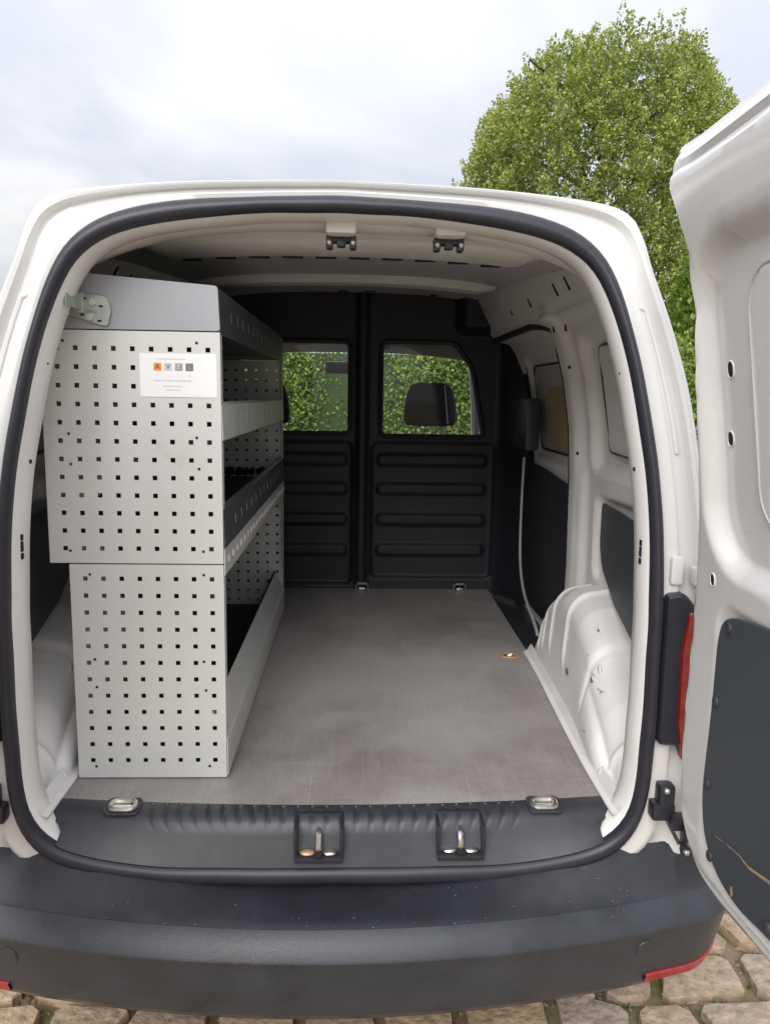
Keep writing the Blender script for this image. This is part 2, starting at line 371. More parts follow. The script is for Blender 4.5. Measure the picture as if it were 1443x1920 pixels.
for _ in range(6000):                                        # grit lying in the joints
    x, y = rng.uniform(-1.2, 1.9), rng.uniform(-.6, 1.3)
    i = np.argsort((cent[:, 0]-x)**2+(cent[:, 1]-y)**2)[:3]
    if any(inpoly(x, y, near[a][1]) for a in i): continue
    s = rng.uniform(.003, .009); o = len(V); z = -.022
    p = rng.normal(0, 1, (6, 3))*.25+np.array([(1, 0, 0), (-1, 0, 0), (0, 1, 0), (0, -1, 0), (0, 0, .8), (0, 0, -.5)])
    V += [(x+a*s, y+b*s, z+c*s) for a, b, c in p]
    F += [(o+a, o+b, o+c) for a, b, c in ((0, 2, 4), (2, 1, 4), (1, 3, 4), (3, 0, 4), (2, 0, 5), (1, 2, 5), (3, 1, 5), (0, 3, 5))]
gr = mk('joint_grit', V, F, mat('grit', (.27, .23, .18), .9, var=.4, vscale=90), ground, False); gr['kind'] = 'stuff'

# ------------------------------------------------------------------ van: rear outline curves
CZ = 1.10; NA = 240
TH = [math.radians(-90+360*i/NA) for i in range(NA)]
A5 = [math.radians(a) for a in np.arange(-90, 90.01, .5)]; A5c = list(range(-90, 91, 5))
R_OUT = [.648, .652, .660, .672, .688, .716, .74, .769, .802, .826, .815, .78, .741, .711, .684, .664, .652, .643, .639, .639, .643, .649, .66, .673, .691, .715, .741, .774, .802, .805, .789, .769, .749, .732, .722, .716, .716]
R_IN = [.606, .609, .616, .628, .643, .666, .695, .724, .757, .788, .785, .747, .707, .679, .654, .635, .624, .614, .611, .612, .616, .623, .633, .645, .664, .687, .713, .741, .767, .765, .747, .727, .71, .698, .689, .681, .681]
def half(a):
    a = (a+math.pi) % (2*math.pi)-math.pi
    if a > math.pi/2: a = math.pi-a
    if a < -math.pi/2: a = -math.pi-a
    return a
def smooth_tab(tab):
    t = np.array(tab); p = np.concatenate([t[1:5][::-1], t, t[-5:-1][::-1]]); ax = np.arange(-110, 110.1, 5); fine = np.arange(-110, 110.01, .5)
    f = np.interp(fine, ax, p); k = np.exp(-(np.arange(-20, 21)*.5/1.9)**2/2); k /= k.sum()
    return np.convolve(f, k, 'same')[40:-40]
R_OUT = smooth_tab(R_OUT); R_IN = smooth_tab(R_IN)
def r_out(a): return float(np.interp(half(a), A5, R_OUT))
def r_in(a): return float(np.interp(half(a), A5, R_IN))
def polar_tab(pts):
    a = [math.atan2(z-CZ, x) for x, z in pts]; r = [math.hypot(z-CZ, x) for x, z in pts]; o = np.argsort(a)
    return np.array(a)[o], np.array(r)[o]
def dense(pts, k=12):
    return [tuple(p) for p in spline([(x, z, 0) for x, z in pts], k*len(pts))]
BODY = polar_tab([(p[0], p[1]) for p in dense([(0, .43), (.35, .43), (.66, .435), (.725, .46), (.75, .55), (.757, .8), (.752, 1.0), (.735, 1.2), (.70, 1.43), (.662, 1.575), (.622, 1.69), (.603, 1.755), (.572, 1.803), (.49, 1.826), (.28, 1.845), (0, 1.853)])])
SECT = polar_tab([(p[0], p[1]) for p in dense([(0, .27), (.35, .27), (.80, .27), (.865, .31), (.89, .6), (.895, .9), (.87, 1.1), (.80, 1.35), (.745, 1.6), (.70, 1.74), (.65, 1.82), (.58, 1.865), (.45, 1.885), (0, 1.90)])])
def r_body(a): return float(np.interp(half(a), *BODY))
def r_sect(a): return float(np.interp(half(a), *SECT))
def yr(z): return .11*max(0., (z-1.0)/.8)**1.5
def ploop(rf, yo):
    l = []
    for a in TH:
        r = rf(a); z = CZ+r*math.sin(a); l.append((r*math.cos(a), yr(z)+yo, z))
    return l

van = root('cargo_van', 'white cargo van seen from behind with its rear doors open, parked on cobbles', 'van', (0, 1.2, 0))

# outer shell : rear frame steps, then sides and roof
fr = lambda k: (lambda a: r_out(a)*(1-k)+r_body(a)*k)
rear = [ploop(lambda a: r_out(a)-.012, .012), ploop(fr(.0), .008), ploop(fr(.22), .004), ploop(fr(.30), .006), ploop(fr(.36), .020), ploop(fr(.60), .026), ploop(fr(.66), .022), ploop(fr(.72), .008), ploop(fr(.80), .006), ploop(fr(.84), .016), ploop(fr(.92), .020), ploop(fr(.985), .028), ploop(fr(1.0), .040)]
loft('rear_frame', rear, PAINT, van, sharp=50)
def sect_at(y, k):
    l = []
    for a in TH:
        r = r_body(a)*(1-k)+r_sect(a)*k; z = CZ+r*math.sin(a); l.append((r*math.cos(a), y+yr(z)*(1-k)+.04*(1-k), z))
    return l
YS = [0, .03, .07, .12, .18, .25, .33, .42, .52]+[.60+.07*i for i in range(41)]
sh = [sect_at(y, ss(-.12, .62, y)) for y in YS]
sh[0] = ploop(fr(1.0), .040)
def keep_shell(i, j):
    p = [sh[i][j], sh[i+1][j], sh[i+1][(j+1) % NA], sh[i][(j+1) % NA]]
    y = sum(q[1] for q in p)/4; z = sum(q[2] for q in p)/4; x = abs(sum(q[0] for q in p)/4)
    if y > 2.70 and z > 1.80-(y-2.70)*.97: return False
    if 2.12 < y < 3.0 and 1.16 < z < 1.62 and x > .5 and z < 1.70-(y-2.60)*.97: return False
    for yc in (.86, 3.52):
        if math.hypot(y-yc, z-.33) < .375 and x > .6: return False
    if z < .3 and y < .6: return False
    return True
v = [p for l in sh for p in l]
mk('body_shell', v, grid_faces(len(sh), NA, True, keep_shell), PAINT, van, True, 40)
# front end
prof = [(3.40, 1.175), (3.6, 1.14), (3.9, 1.05), (4.12, .94), (4.24, .80), (4.30, .62), (4.30, .40), (4.26, .27)]
g = []
for y, z in prof:
    g.append([(x, y-.25*(abs(x)/.9)**3*(1 if y > 3.5 else .0), z-.06*(abs(x)/.9)**4) for x in np.linspace(-.88, .88, 25)])
loft('bonnet', g, PAINT, van, closed=False)
for s in (-1, 1):
    loft('front_wing', [[(s*.885, y, z) for z in (.28, .5, .8, 1.08)] if y < 3.45 else [(s*(.885-.05*(y-3.4)), y, .28+(t*(max(.4, 1.10-(y-3.4)**2*.35)-.28))) for t in (0, .33, .66, 1)] for y in (3.36, 3.5, 3.7, 3.9, 4.05)], PAINT, van, closed=False)
    tube('windscreen_pillar', spline([(s*.80, 3.42, 1.16), (s*.73, 3.05, 1.46), (s*.64, 2.72, 1.78)], 18), .035, PAINT, van)
ws = [[(x*(1-t*.2), 3.44-.72*t-.06*(x/.8)**2, 1.16+.62*t) for x in np.linspace(-.78, .78, 13)] for t in np.linspace(0, 1, 6)]
loft('windscreen', ws, GLASS, van, closed=False)
for s in (-1, 1):
    P = [(2.12, 1.16), (2.98, 1.16), (2.98, 1.34), (2.70, 1.62), (2.12, 1.62)]
    mk('cab_side_window', [(s*(.862-.30*(z-1.12)), y, z) for y, z in P], [tuple(range(5))], GLASS, van, False)
underside = box('underbody', (0, 2.25, .30), (1.5, 3.4, .06), DARK, van, .01)
box('rear_underbody', (0, .42, .42), (1.16, .56, .05), DARK, van, .01)
for y in (.86, 3.52):
    for s in (-1, 1):
        w = None
        P = [(.0, .315), (.04, .315), (.09, .30), (.1, .285), (.1, .21), (.085, .20)]
        def lath(P, x0): return [[(x0+s*a, y+r*math.cos(t), .315+r*math.sin(t)) for t in [2*math.pi*i/36 for i in range(36)]] for a, r in P]
        w = loft('wheel', lath([(-.09, .20), (-.09, .30), (-.06, .315), (.05, .315), (.085, .30), (.09, .27), (.085, .205)], s*.775), TYRE, van)
        loft('rim', lath([(.08, .205), (.07, .19), (.045, .17), (.055, .08), (.07, .03), (.07, .001)], s*.775), RIM, w)

# rubber seal round the opening
sl_ = []
for k in range(9):
    t = math.pi*k/8; f = .5-.5*math.cos(t)
    sl_.append(ploop(lambda a, f=f: (r_in(a)+.002)*(1-f)+(r_out(a))*f, .006-.024*math.sin(t)**.8))
loft('door_seal', sl_, RUBBER, van, sharp=80)
lipl = [ploop(lambda a: r_in(a)+.020, -.020), ploop(lambda a: r_in(a)+.023, -.0215), ploop(lambda a: r_in(a)+.026, -.020)]
# painted flange behind the seal
fl = [ploop(lambda a: r_in(a)+.006, .004), ploop(lambda a: r_in(a)-.002, .012), ploop(lambda a: r_in(a)-.005, .05), ploop(lambda a: r_in(a)-.004, .074), ploop(lambda a: r_in(a)+.002, .080), ploop(lambda a: r_in(a)+.05, .084)]
def upper_only(loops, z0):
    v = [p for l in loops for p in l]
    return v, grid_faces(len(loops), NA, True, lambda i, j: min(loops[i][j][2], loops[i][(j+1) % NA][2]) > z0)
v, f = upper_only(fl, .44)
mk('opening_flange', v, f, INNER, van, True, 50)
for s in (-1, 1):                                         # little slots in the flange
    for z, h in ((1.155, .012), (1.137, .02), (1.118, .012)):
        a = math.atan2(z-CZ, 1); r = r_in(a)
        box('flange_slot', (s*(r*math.cos(a)-.0045), .045, z), (.004, .010, h), DARK, van, .0008, seg=1)
    for z in (1.49, 1.30):
        a = math.atan2(z-CZ, .58); box('flange_slot', (s*(r_in(a)*math.cos(a)-.0045), .045+yr(z), z), (.004, .007, .008), DARK, van, .0008, seg=1)

# ------------------------------------------------------------------ interior walls (relief in x)
WZ = [(.54, .745), (.9, .75), (1.2, .745), (1.35, .735), (1.5, .71), (1.62, .675), (1.70, .635), (1.76, .60), (1.84, .56)]
def wall_x(y, z):
    xb = float(np.interp(z, [p[0] for p in WZ], [p[1] for p in WZ]))
    k = ss(.06, .34, y)
    a = math.atan2(z-CZ, .6); xf = r_in(a)*math.cos(a)+.03
    x = xf*(1-k)+min(xb, xb)*k
    d = 0.
    # blanked rear window recess
    s1 = sd_rrect(y, z, .10, .845, 1.215, 1.625, .06); d += .032*(1-ss(-.034, .0, s1))
    s2 = sd_rrect(y, z, .14, .765, 1.275, 1.59, .05); d -= .006*(1-ss(-.012, .0, s2))
    # pillar, bowed towards the inside
    d -= .030*math.exp(-((y-.945)/.060)**4)*(1-ss(1.66, 1.72, z))
    d -= .014*math.exp(-((y-.875)/.02)**2)*(1-ss(1.15, 1.3, z))
    # side door lies further out
    s3 = sd_rrect(y, z, 1.03, 2.4, .50, 1.685, .10); d += .028*(1-ss(-.022, .0, s3))
    s4 = sd_rrect(y, z, 1.17, 1.72, 1.19, 1.60, .07); d += .026*(1-ss(-.03, .0, s4))
    # roof rail above
    d -= .030*ss(1.655, 1.675, z)
    d += .008*math.exp(-((z-1.69)/.006)**2)
    # ribs and dents lower down
    s5 = sd_rrect(y, z, .16, .80, .90, 1.165, .05); d += .018*(1-ss(-.018, .0, s5))
    return x+d
for s in (-1, 1):
    yy = np.arange(.075, 1.97, .0085); zz = np.arange(.545, 1.835, .0085)
    v = [(s*wall_x(y, z), y+yr(z)*max(0, 1-(y-.07)/.5), z) for y in yy for z in zz]
    f = grid_faces(len(yy), len(zz))
    mk('side_wall', v, f if s > 0 else [q[::-1] for q in f], INNER, van, True, 60)
def on_wall(s, off):
    return lambda y, z, t: (s*(wall_x(y, z)-off-t), y+yr(z)*max(0, 1-(y-.07)/.5), z)
def wall_plate(name, poly, s, off, th, m, parent=van):
    """plate that lies flat: plane through the wall at the polygon's middle"""
    n = len(poly); xs = [wall_x(y, z) for y, z in poly]
    A = np.array([[y, z, 1] for y, z in poly]); co, *_ = np.linalg.lstsq(A, np.array(xs), rcond=None)
    res = min(0, float(np.min(np.array(xs)-A@co)))
    return plate(name, poly, lambda y, z, t: (s*(co[0]*y+co[1]*z+co[2]+res-off-t), y+yr(z)*max(0, 1-(y-.07)/.5), z), th, m, parent)
for s in (1, -1):
    # gap line round the blanked window
    P = rrect(.15, .760, 1.285, 1.585, .045)
    tube('window_gasket', [on_wall(s, -.001)(y, z, 0) for y, z in spline([(a, b, 0) for a, b in P], 120, True) for y, z in ((y, z),)] if False else [on_wall(s, -.001)(p[0], p[1], 0) for p in P], .0035, RUBBER, van, 6, True)
    # lower trim
    P = round_poly([(.13, .885), (.13, 1.165), (.45, 1.155), (.755, 1.14), (.765, 1.01), (.70, .955), (.48, .905)], .03)
    wall_plate('lower_trim_panel', P, s, .002, .004, TRIMG if s > 0 else BLACKP)
    # side door surround
    P = [(1.025, z) for z in np.linspace(.62, 1.56, 24)] + [(1.03+.10*(1-math.cos(t)), 1.56+.11*math.sin(t)) for t in np.linspace(0, math.pi/2, 8)] + [(y, 1.675) for y in np.linspace(1.2, 1.93, 18)]
    tube('side_door_seal', [on_wall(s, .004)(y, z, 0) for y, z in P], .013, RUBBER, van, 8)
    P = rrect(1.22, 1.68, 1.235, 1.56, .04)
    wall_plate('side_window_view', P, s, -.004, .003, CEIL)  # added board, stands in for the grey view out of the window
    if s > 0: wall_plate('lower_window_view', rrect(1.235, 1.50, 1.25, 1.475, .03), s, .008, .002, VIEWM)  # added board, stands in for the ochre part of that view
    tube('side_window_gasket', [on_wall(s, .001)(p[0], p[1], 0) for p in P], .005, RUBBER, van, 6, True)
    P = round_poly([(1.05, .585), (1.05, 1.135), (1.45, 1.165), (1.92, 1.18), (1.92, .585)], .04)
    wall_plate('side_door_trim', P, s, .004, .005, BLACKP)
    box('door_lock_box', (s*.715, 1.60, 1.335), (.055, .20, .20), BLACKP, van, .012)
    # slots in the roof rail
    for y, z, h in ((.62, 1.735, .038), (.74, 1.735, .038), (1.06, 1.735, .030), (1.35, 1.735, .02)):
        p = on_wall(s, .0)(y, z, 0); box('rail_slot', (p[0], p[1], p[2]), (.004, .013, h), DARK, van, .001, Euler((0, s*-.48, 0)).to_matrix(), 1)
    for y, z in ((.88, 1.645), (.93, 1.645)):
        p = on_wall(s, .0)(y, z, 0); box('pillar_slot', p, (.004, .014, .022), DARK, van, .001, Euler((0, s*-.2, 0)).to_matrix(), 1)
    for y, z in ((.90, 1.53), (.90, 1.27), (.99, 1.46), (.985, 1.30)):
        p = on_wall(s, .0)(y, z, 0); bm = bmesh.new(); bmesh.ops.create_uvsphere(bm, u_segments=8, v_segments=6, radius=.0055, matrix=Matrix.Translation(p)); from_bm('plug', bm, DARK, van)
    for z in np.arange(.98, 1.62, .055):                        # spot welds down the pillar
        p = on_wall(s, .0)(.985, z+random.uniform(-.006, .006), 0); bm = bmesh.new(); bmesh.ops.create_uvsphere(bm, u_segments=8, v_segments=5, radius=.0045, matrix=Matrix.Translation(p) @ Matrix.Diagonal((.35, 1, 1, 1))); from_bm('spot_weld', bm, INNER, van)
# cables down the side door pillar on the right
tube('cable', spline([(.735, 1.83, 1.42), (.730, 1.82, 1.2), (.728, 1.80, .95), (.73, 1.80, .72)], 40), .0045, CABLE, van)
tube('cable', spline([(.712, 1.62, 1.20), (.705, 1.60, 1.0), (.70, 1.56, .80), (.685, 1.40, .70), (.665, 1.12, .655), (.66, 1.06, .64)], 60), .0055, CABLE, van)

# wheel arches
AY = [.03, .07, .12, .18, .25, .33, .42, .52, .62, .72, .80, .87, .93, .98, 1.02, 1.05, 1.065]
AZ = [.60, .612, .645, .70, .755, .795, .845, .885, .90, .895, .87, .838, .79, .735, .675, .615, .575]
def arch_pt(y, t):
    zt = float(np.interp(y, AY, AZ)); fl_ = .572; xb = .600+.028*ss(.15, 1.0, y); r = min(.075, (zt-fl_)*.6)
    bulge = .018*math.exp(-((y-.24)/.16)**2)
    if t < .45:
        k = t/.45; x = xb+.02*k-bulge*math.sin(k*math.pi); z = fl_+(zt-r-fl_)*k
    elif t < .75:
        k = (t-.45)/.30*math.pi/2; x = xb+.02+r*(1-math.cos(k)); z = zt-r+r*math.sin(k)
    else:
        k = (t-.75)/.25; x = xb+.02+r+k*(.80-xb-.02-r); z = zt+.015*k
    # pressed beads
    for yc, w, dep in ((.955, .0075, .008), (.90, .0075, .008), (.80, .008, .009), (.62, .010, .010), (.385, .009, -.007), (.17, .008, .008)):
        b = dep*math.exp(-((y-yc)/w)**2)*ss(.15, .3, t)
        x -= b*.8; z += b*.8*ss(.45, .75, t)
    step = .016*(ss(.36, .40, y)-1)*ss(.3, .5, t); z += step
    return x, y, z
for s in (1, -1):
    ys = np.arange(.03, 1.066, .0042); ts = np.linspace(0, 1, 44)
    v = []
    for y in ys:
        for t in ts:
            x, yy_, z = arch_pt(y, t); v.append((s*x, yy_, z))
    f = grid_faces(len(ys), len(ts))
    w = mk('wheel_arch', v, f if s > 0 else [q[::-1] for q in f], ARCHM if s > 0 else INNER, van, True, 60)
    # flange strip against the floor
    loft('floor_flange', [[(s*(.588+.036*ss(.1, 1.1, y)+d), y, z) for d, z in ((-.012, .5815), (-.012, .586), (.0, .590), (.008, .604), (.014, .612))] for y in np.linspace(.02, 1.05, 24)], INNER, van, closed=False)
    for y, t in ((.12, .62), (.10, .25), (.36, .6)):
        x, yy_, z = arch_pt(y, t); bm = bmesh.new(); bmesh.ops.create_uvsphere(bm, u_segments=12, v_segments=8, radius=.012, matrix=Matrix.Translation((s*(x-.002), yy_, z)) @ Matrix.Diagonal((.4, 1, 1.2, 1))); from_bm('stud', bm, INNER, w)

# ------------------------------------------------------------------ roof inside
def ceil_z(x, y): return 1.80+.065*ss(.2, 1.9, y)-.05*(abs(x)/.62)**3
cy = np.linspace(.22, 1.97, 40); cx = np.linspace(-1, 1, 30)
mk('roof_lining', [(x*(.50+.12*ss(.2, .8, y)), y, ceil_z(x*.62, y)) for y in cy for x in cx], grid_faces(40, 30), CEIL, van)
def beam(name, y0, y1, z, drop, m, hw=.56, chamfer=.06):
    g = []
    for x in np.linspace(-hw, hw, 40):
        e = ss(hw, hw-chamfer, abs(x)); zz = z-.045*(abs(x)/.62)**2.5
        g.append([(x, y0+(y1-y0)*t+(.02*(1-e) if t < .5 else -.02*(1-e)), zz-drop*e*h+.03*(1-h)) for t, h in ((0, 0), (.04, .85), (.10, 1), (.5, 1.05), (.88, 1), (.96, .85), (1, 0))])
    return loft(name, g, m, van, closed=False)
b1 = beam('roof_cross_beam', .30, .50, 1.786, .022, INNER, .47)
b2 = beam('roof_cross_beam', 1.30, 1.42, 1.84, .018, INNER, .52)
for x in np.linspace(-.36, .36, 10):
    box('beam_slot', (x, .488, 1.764-.045*(abs(x)/.62)**2.5), (.050, .018, .004), DARK, b1, .001, seg=1)
# header inside the opening with its latch brackets
hd = []
for x in np.linspace(-.60, .60, 50):
    k = (abs(x)/.60)**3.2
    a = math.atan2(.68, x); 
    zt = 1.793-.13*k
    hd.append([(x, .15, zt-.004), (x, .165, zt-.016), (x, .20, zt-.026), (x, .235, zt-.022), (x, .25, zt+.03)])
loft('rear_header', hd, INNER, van, closed=False, sharp=50)
for x in (.003, .223):
    r = box('latch_wedge', (x, .180, 1.768), (.062, .05, .026), INNER, van, .008)
    bm = bmesh.new()
    bm_box(bm, (x, .205, 1.752), (.062, .03, .014), .004)
    for s in (-1, 1):
        bm_box(bm, (x+s*.024, .20, 1.745), (.014, .03, .028), .005); 
    bm_box(bm, (x, .198, 1.744), (.018, .022, .018), .004)
    la = from_bm('upper_latch', bm, BLACKP, van)
    for s in (-1, 1):
        bm = bmesh.new(); bmesh.ops.create_uvsphere(bm, u_segments=10, v_segments=6, radius=.006, matrix=Matrix.Translation((x+s*.024, .184, 1.742))); from_bm('bolt', bm, ZINC, la)

# ------------------------------------------------------------------ bulkhead
BY = 1.91
WL = round_poly([(-.47, 1.27), (.010, 1.27), (.010, 1.662), (-.47, 1.662)], .03)
WR = round_poly([(.142, 1.262), (.592, 1.262), (.575, 1.36), (.535, 1.56), (.455, 1.665), (.142, 1.665)], .03)
def bh_y(x, z):
    d = 0.
    if x > 0:
        d += .018*(1-ss(-.008, .004, sd_rrect(x, z, .105, .645, .63, 1.235, .03)))
        for zc in (1.158, 1.030, .893, .756): d -= .014*(1-ss(-.010, .002, sd_rrect(x, z, .128, .612, zc-.028, zc+.028, .024)))
    if x < .05:
        d += .018*(1-ss(-.008, .004, sd_rrect(x, z, -.70, .022, .60, 1.235, .03)))
        for zc in (1.158, 1.030, .893, .756): d -= .014*(1-ss(-.010, .002, sd_rrect(x, z, -.60, .002, zc-.028, zc+.028, .024)))
    d -= .022*math.exp(-((x-.063)/.022)**4)
    d -= .22*ss(.64, .80, abs(x))
    d -= .10*(1-ss(-.03, .01, sd_rrect(x, z, .46, .64, 1.70, 1.95, .04)))
    return BY+d
xx = np.arange(-.78, .781, .0078); zz = np.arange(.565, 1.875, .0078)
def bh_lim(x, z): return math.copysign(min(abs(x), float(np.interp(z, [1.3, 1.45, 1.6, 1.74, 1.82, 1.87], [.78, .745, .715, .67, .62, .56]))), x)
v = [(bh_lim(x, z), bh_y(x, z), z) for x in xx for z in zz]
def kb(i, j):
    x = xx[i]+.0039; z = zz[j]+.0039
    return not (inpoly(x, z, WL) or inpoly(x, z, WR))
bulk = mk('bulkhead', v, grid_faces(len(xx), len(zz), False, kb), BULKM, van, True, 60)
for P in (WL, WR):
    tube('window_frame', [(x, BY-.004, z) for x, z in P], .011, BULKM, bulk, 8, True)
    mk('window_pane', [(x, BY+.006, z) for x, z in P], [tuple(range(len(P)))], GLASS, bulk, False)
for x in (-.02, .09, .36):
    box('roof_clip', (x, 1.87, 1.868), (.04, .05, .03), BULKM, bulk, .006)

# ------------------------------------------------------------------ floor
def fl_edge(y): return .590+.038*ss(.1, 1.1, y)+.006*ss(1.1, 1.9, y)
ys = list(np.linspace(0, 1, 30)); 
top = []; nxf = 40
rows = []
for t in np.linspace(0, 1, 40):
    row = []
    for q in np.linspace(-1, 1, 41):
        y0 = .068+.034*abs(q)**2; y = y0+(1.925-y0)*t; row.append((q*fl_edge(y), y, .580))
    rows.append(row)
rows = [[(x, y+.001, .562) for x, y, z in rows[0]]]+[[(x, y, .579) for x, y, z in rows[0]]]+rows
floor = loft('floor_board', rows, FLOORM, van, closed=False, sharp=40)
# finger hole with raw wooden rim
def oval(cx_, cy_, a, b, z, n=28): return [(cx_+a*math.cos(t), cy_+b*math.sin(t), z) for t in [2*math.pi*i/n for i in range(n)]]
hx, hy = .557, 1.02
loft('hole_rim', [oval(hx, hy, .031, .026, .5803), oval(hx, hy, .030, .025, .5825), oval(hx, hy, .022, .015, .5825), oval(hx, hy, .020, .013, .5808)], WOODE, floor)
mk('hole_bottom', oval(hx, hy-.002, .021, .0145, .5813), [tuple(range(28))], DARK, floor, False)
tube('hole_ring', oval(hx+.002, hy-.004, .011, .006, .583, 14), .0025, STEEL, floor, 6, True)
box('step_well', (.70, 1.50, .535), (.14, .86, .02), BLACKP, van, .004)

# tie-down rings
def tie_ring(x, y, z, w, d, r, tilt=0., par=van, cup=True):
    P = rrect(-w/2, w/2, -d/2, d/2, d*.42, 6)
    ring = tube('tie_down_ring', [(x+a, y+b*math.cos(tilt), z+.004+b*math.sin(tilt)) for a, b in P], r, STEEL, par, 8, True)
    if cup:
        Q = rrect(-w/2-.012, w/2+.012, -d/2-.012, d/2+.012, d*.45, 6); Q2 = rrect(-w/2+.004, w/2-.004, -d/2+.004, d/2-.004, d*.36, 6)
        loft('ring_cup', [[(x+a, y+b*math.cos(tilt), z-.001+b*math.sin(tilt)) for a, b in Q], [(x+a*.98, y+b*.98*math.cos(tilt), z+.003+b*math.sin(tilt)) for a, b in Q], [(x+a, y+b*math.cos(tilt), z-.002+b*math.sin(tilt)) for a, b in Q2]], BLACKP, ring)
        mk('ring_base', [(x+a, y+b*math.cos(tilt), z+.0005+b*math.sin(tilt)) for a, b in Q2], [tuple(range(len(Q2)))], STEEL, ring, False)
        tube('ring_pin', [(x-w*.36, y-.002, z+.003), (x+w*.36, y-.002, z+.003)], .004, STEEL, ring, 8)
def sill_y(x): return .068+.034*(abs(x)/.59)**2
for x in (.070, .505):
    P = [(x-.026, 1.886, .582), (x-.026, 1.878, .604), (x-.018, 1.872, .613), (x+.018, 1.872, .613), (x+.026, 1.878, .604), (x+.026, 1.886, .582)]
    r = tube('tie_down_loop', P, .006, ZINC, van, 8)
    box('loop_base', (x, 1.878, .588), (.03, .016, .012), ZINC, r, .003)

# ------------------------------------------------------------------ sill trim
SP = [(.016, .566), (.004, .5815), (-.004, .583), (-.024, .5815), (-.041, .578), (-.051, .568), (-.054, .550), (-.062, .528), (-.068, .508), (-.070, .490)]
def open_x(z):                                                    # half width of the opening at height z
    lo, hi = 0., .7
    for _ in range(40):
        m_ = (lo+hi)/2; a = math.atan2(z-CZ, m_)
        if math.hypot(m_, z-CZ) < r_in(a)-.0035: lo = m_
        else: hi = m_
    return lo
g = []
SPX = [min(.602, open_x(max(.545, z))+.006) for dy, z in SP]
def bottom_z(x):                                                  # lower edge of the opening below x
    lo, hi = .3, CZ
    for _ in range(40):
        m_ = (lo+hi)/2; a = math.atan2(m_-CZ, max(1e-4, x))
        if math.hypot(x, m_-CZ) > r_in(a)-.002: lo = m_
        else: hi = m_
    return hi
for q in np.linspace(-1, 1, 361):
    row = []
    for i, (dy, z) in enumerate(SP):
        x = q*SPX[i]; e = abs(x); zb = min(.560, bottom_z(e)-.004)
        y = sill_y(x)+dy; zz_ = z
        if 2 <= i <= 4 and e < .40:
            ph = (x/.0305) % 1.; zz_ -= .0065*math.exp(-((ph-.5)/.13)**2)*(1 if i < 4 else .7)
        if i > 5:
            f_ = (i-5)/4; zz_ = .568+(zb-.568)*f_; y = (sill_y(x)-.051)*(1-f_)+(-.009)*f_
        row.append((x, y, zz_))
    g.append(row)
sill = loft('sill_trim', g, BLACKP, van, closed=False, sharp=50)
for x in (-.438, .443):
    tie_ring(x, sill_y(x)-.022, .5835, .050, .030, .0055, .10, sill)
# latch pockets in the sill: dark box proud of the face with a striker inside
for x, tint in ((-.030, BRASSY), (.258, STEEL)):
    yb = sill_y(x)
    bm = bmesh.new(); w = .043
    y0, y1 = yb-.090, yb-.026
    # U-shaped housing: two cheeks, a back slope, a floor
    for s in (-1, 1): bm_box(bm, (x+s*(w+.003), (y0+y1)/2+.004, .548), (.007, .062, .064), .0025)
    bm_box(bm, (x, y1+.001, .573), (2*w+.012, .014, .018), .005)
    bm_box(bm, (x, (y0+y1)/2, .514), (2*w+.010, .066, .012), .003)
    bm_box(bm, (x, y1-.012, .545), (2*w, .012, .06), .003, Euler((-.35, 0, 0)).to_matrix())
    pk = from_bm('latch_pocket', bm, RUBBER, sill)
    for s in (-1, 1):
        bm = bmesh.new(); bmesh.ops.create_uvsphere(bm, u_segments=14, v_segments=8, radius=.014, matrix=Matrix.Translation((x+s*.022, y0+.014, .5235)) @ Matrix.Diagonal((1.15, .7, .35, 1))); from_bm('striker_plate', bm, tint if s < 0 else STEEL, pk)
    tube('striker', spline([(x, y0+.012, .519), (x, y0+.013, .543), (x, y0+.021, .556), (x, y0+.040, .559)], 12), .0065, STEEL, pk, 8)
    box('striker_foot', (x, y0+.004, .525), (.016, .016, .012), DARK, pk, .003)

# ------------------------------------------------------------------ bumper
def plan(x):                                                      # distance behind the body, centre line
    e = abs(x)
    return -.118+.070*(e/.60)**2
BP = [(.135, .436), (.11, .434), (.06, .437), (.022, .4405), (.006, .4400), (-.004, .4365), (-.022, .416), (-.036, .396), (-.0375, .391), (-.034, .384), (-.026, .345), (-.014, .290), (.000, .252), (.018, .228), (.05, .214), (.14, .212)]
# sweep: x runs along, then the ends wrap round the corners
path = []
for t in np.linspace(-1, 1, 161):
    e = abs(t); s = math.copysign(1, t)
    if e < .86: x = s*.74*e/.86; path.append((x, plan(x)))
    else:
        k = (e-.86)/.14; a = k*math.pi/2*.94; x0 = .74; y0 = plan(.74)
        path.append((s*(x0+.125*math.sin(a)), y0+.17*(1-math.cos(a))+.06*k))
g = []
for i, (x, y) in enumerate(path):
    a = Vector(path[max(0, i-1)]); b = Vector(path[min(len(path)-1, i+1)]); d = (b-a).normalized(); nrm = Vector((-d.y, d.x))  # towards the van
    e = abs(x); drop = 0.0
    rise = .090*ss(.03, .70, e)
    oc_ = 1-.30*ss(.74, .86, e)
    g.append([(x+nrm.x*(o*oc_ if o > .02 else o), y+nrm.y*(o*oc_ if o > .02 else o), z+(rise*ss(.0, max(.035, .012-y), o) if z > .43 else 0)) for o, z in BP])
bump = loft('rear_bumper', g, BUMPM, van, closed=False, sharp=40)
LEDGE_SHADE = mat('ledge_shade_plastic', (.024, .026, .034), .42, var=.2, vscale=9, bump=.3, bscale=800, col2=(.05, .052, .06), c2scale=6, c2lo=.55, c2hi=.85)  # darker copy of the bumper plastic; the ledge's shade is put into its colour
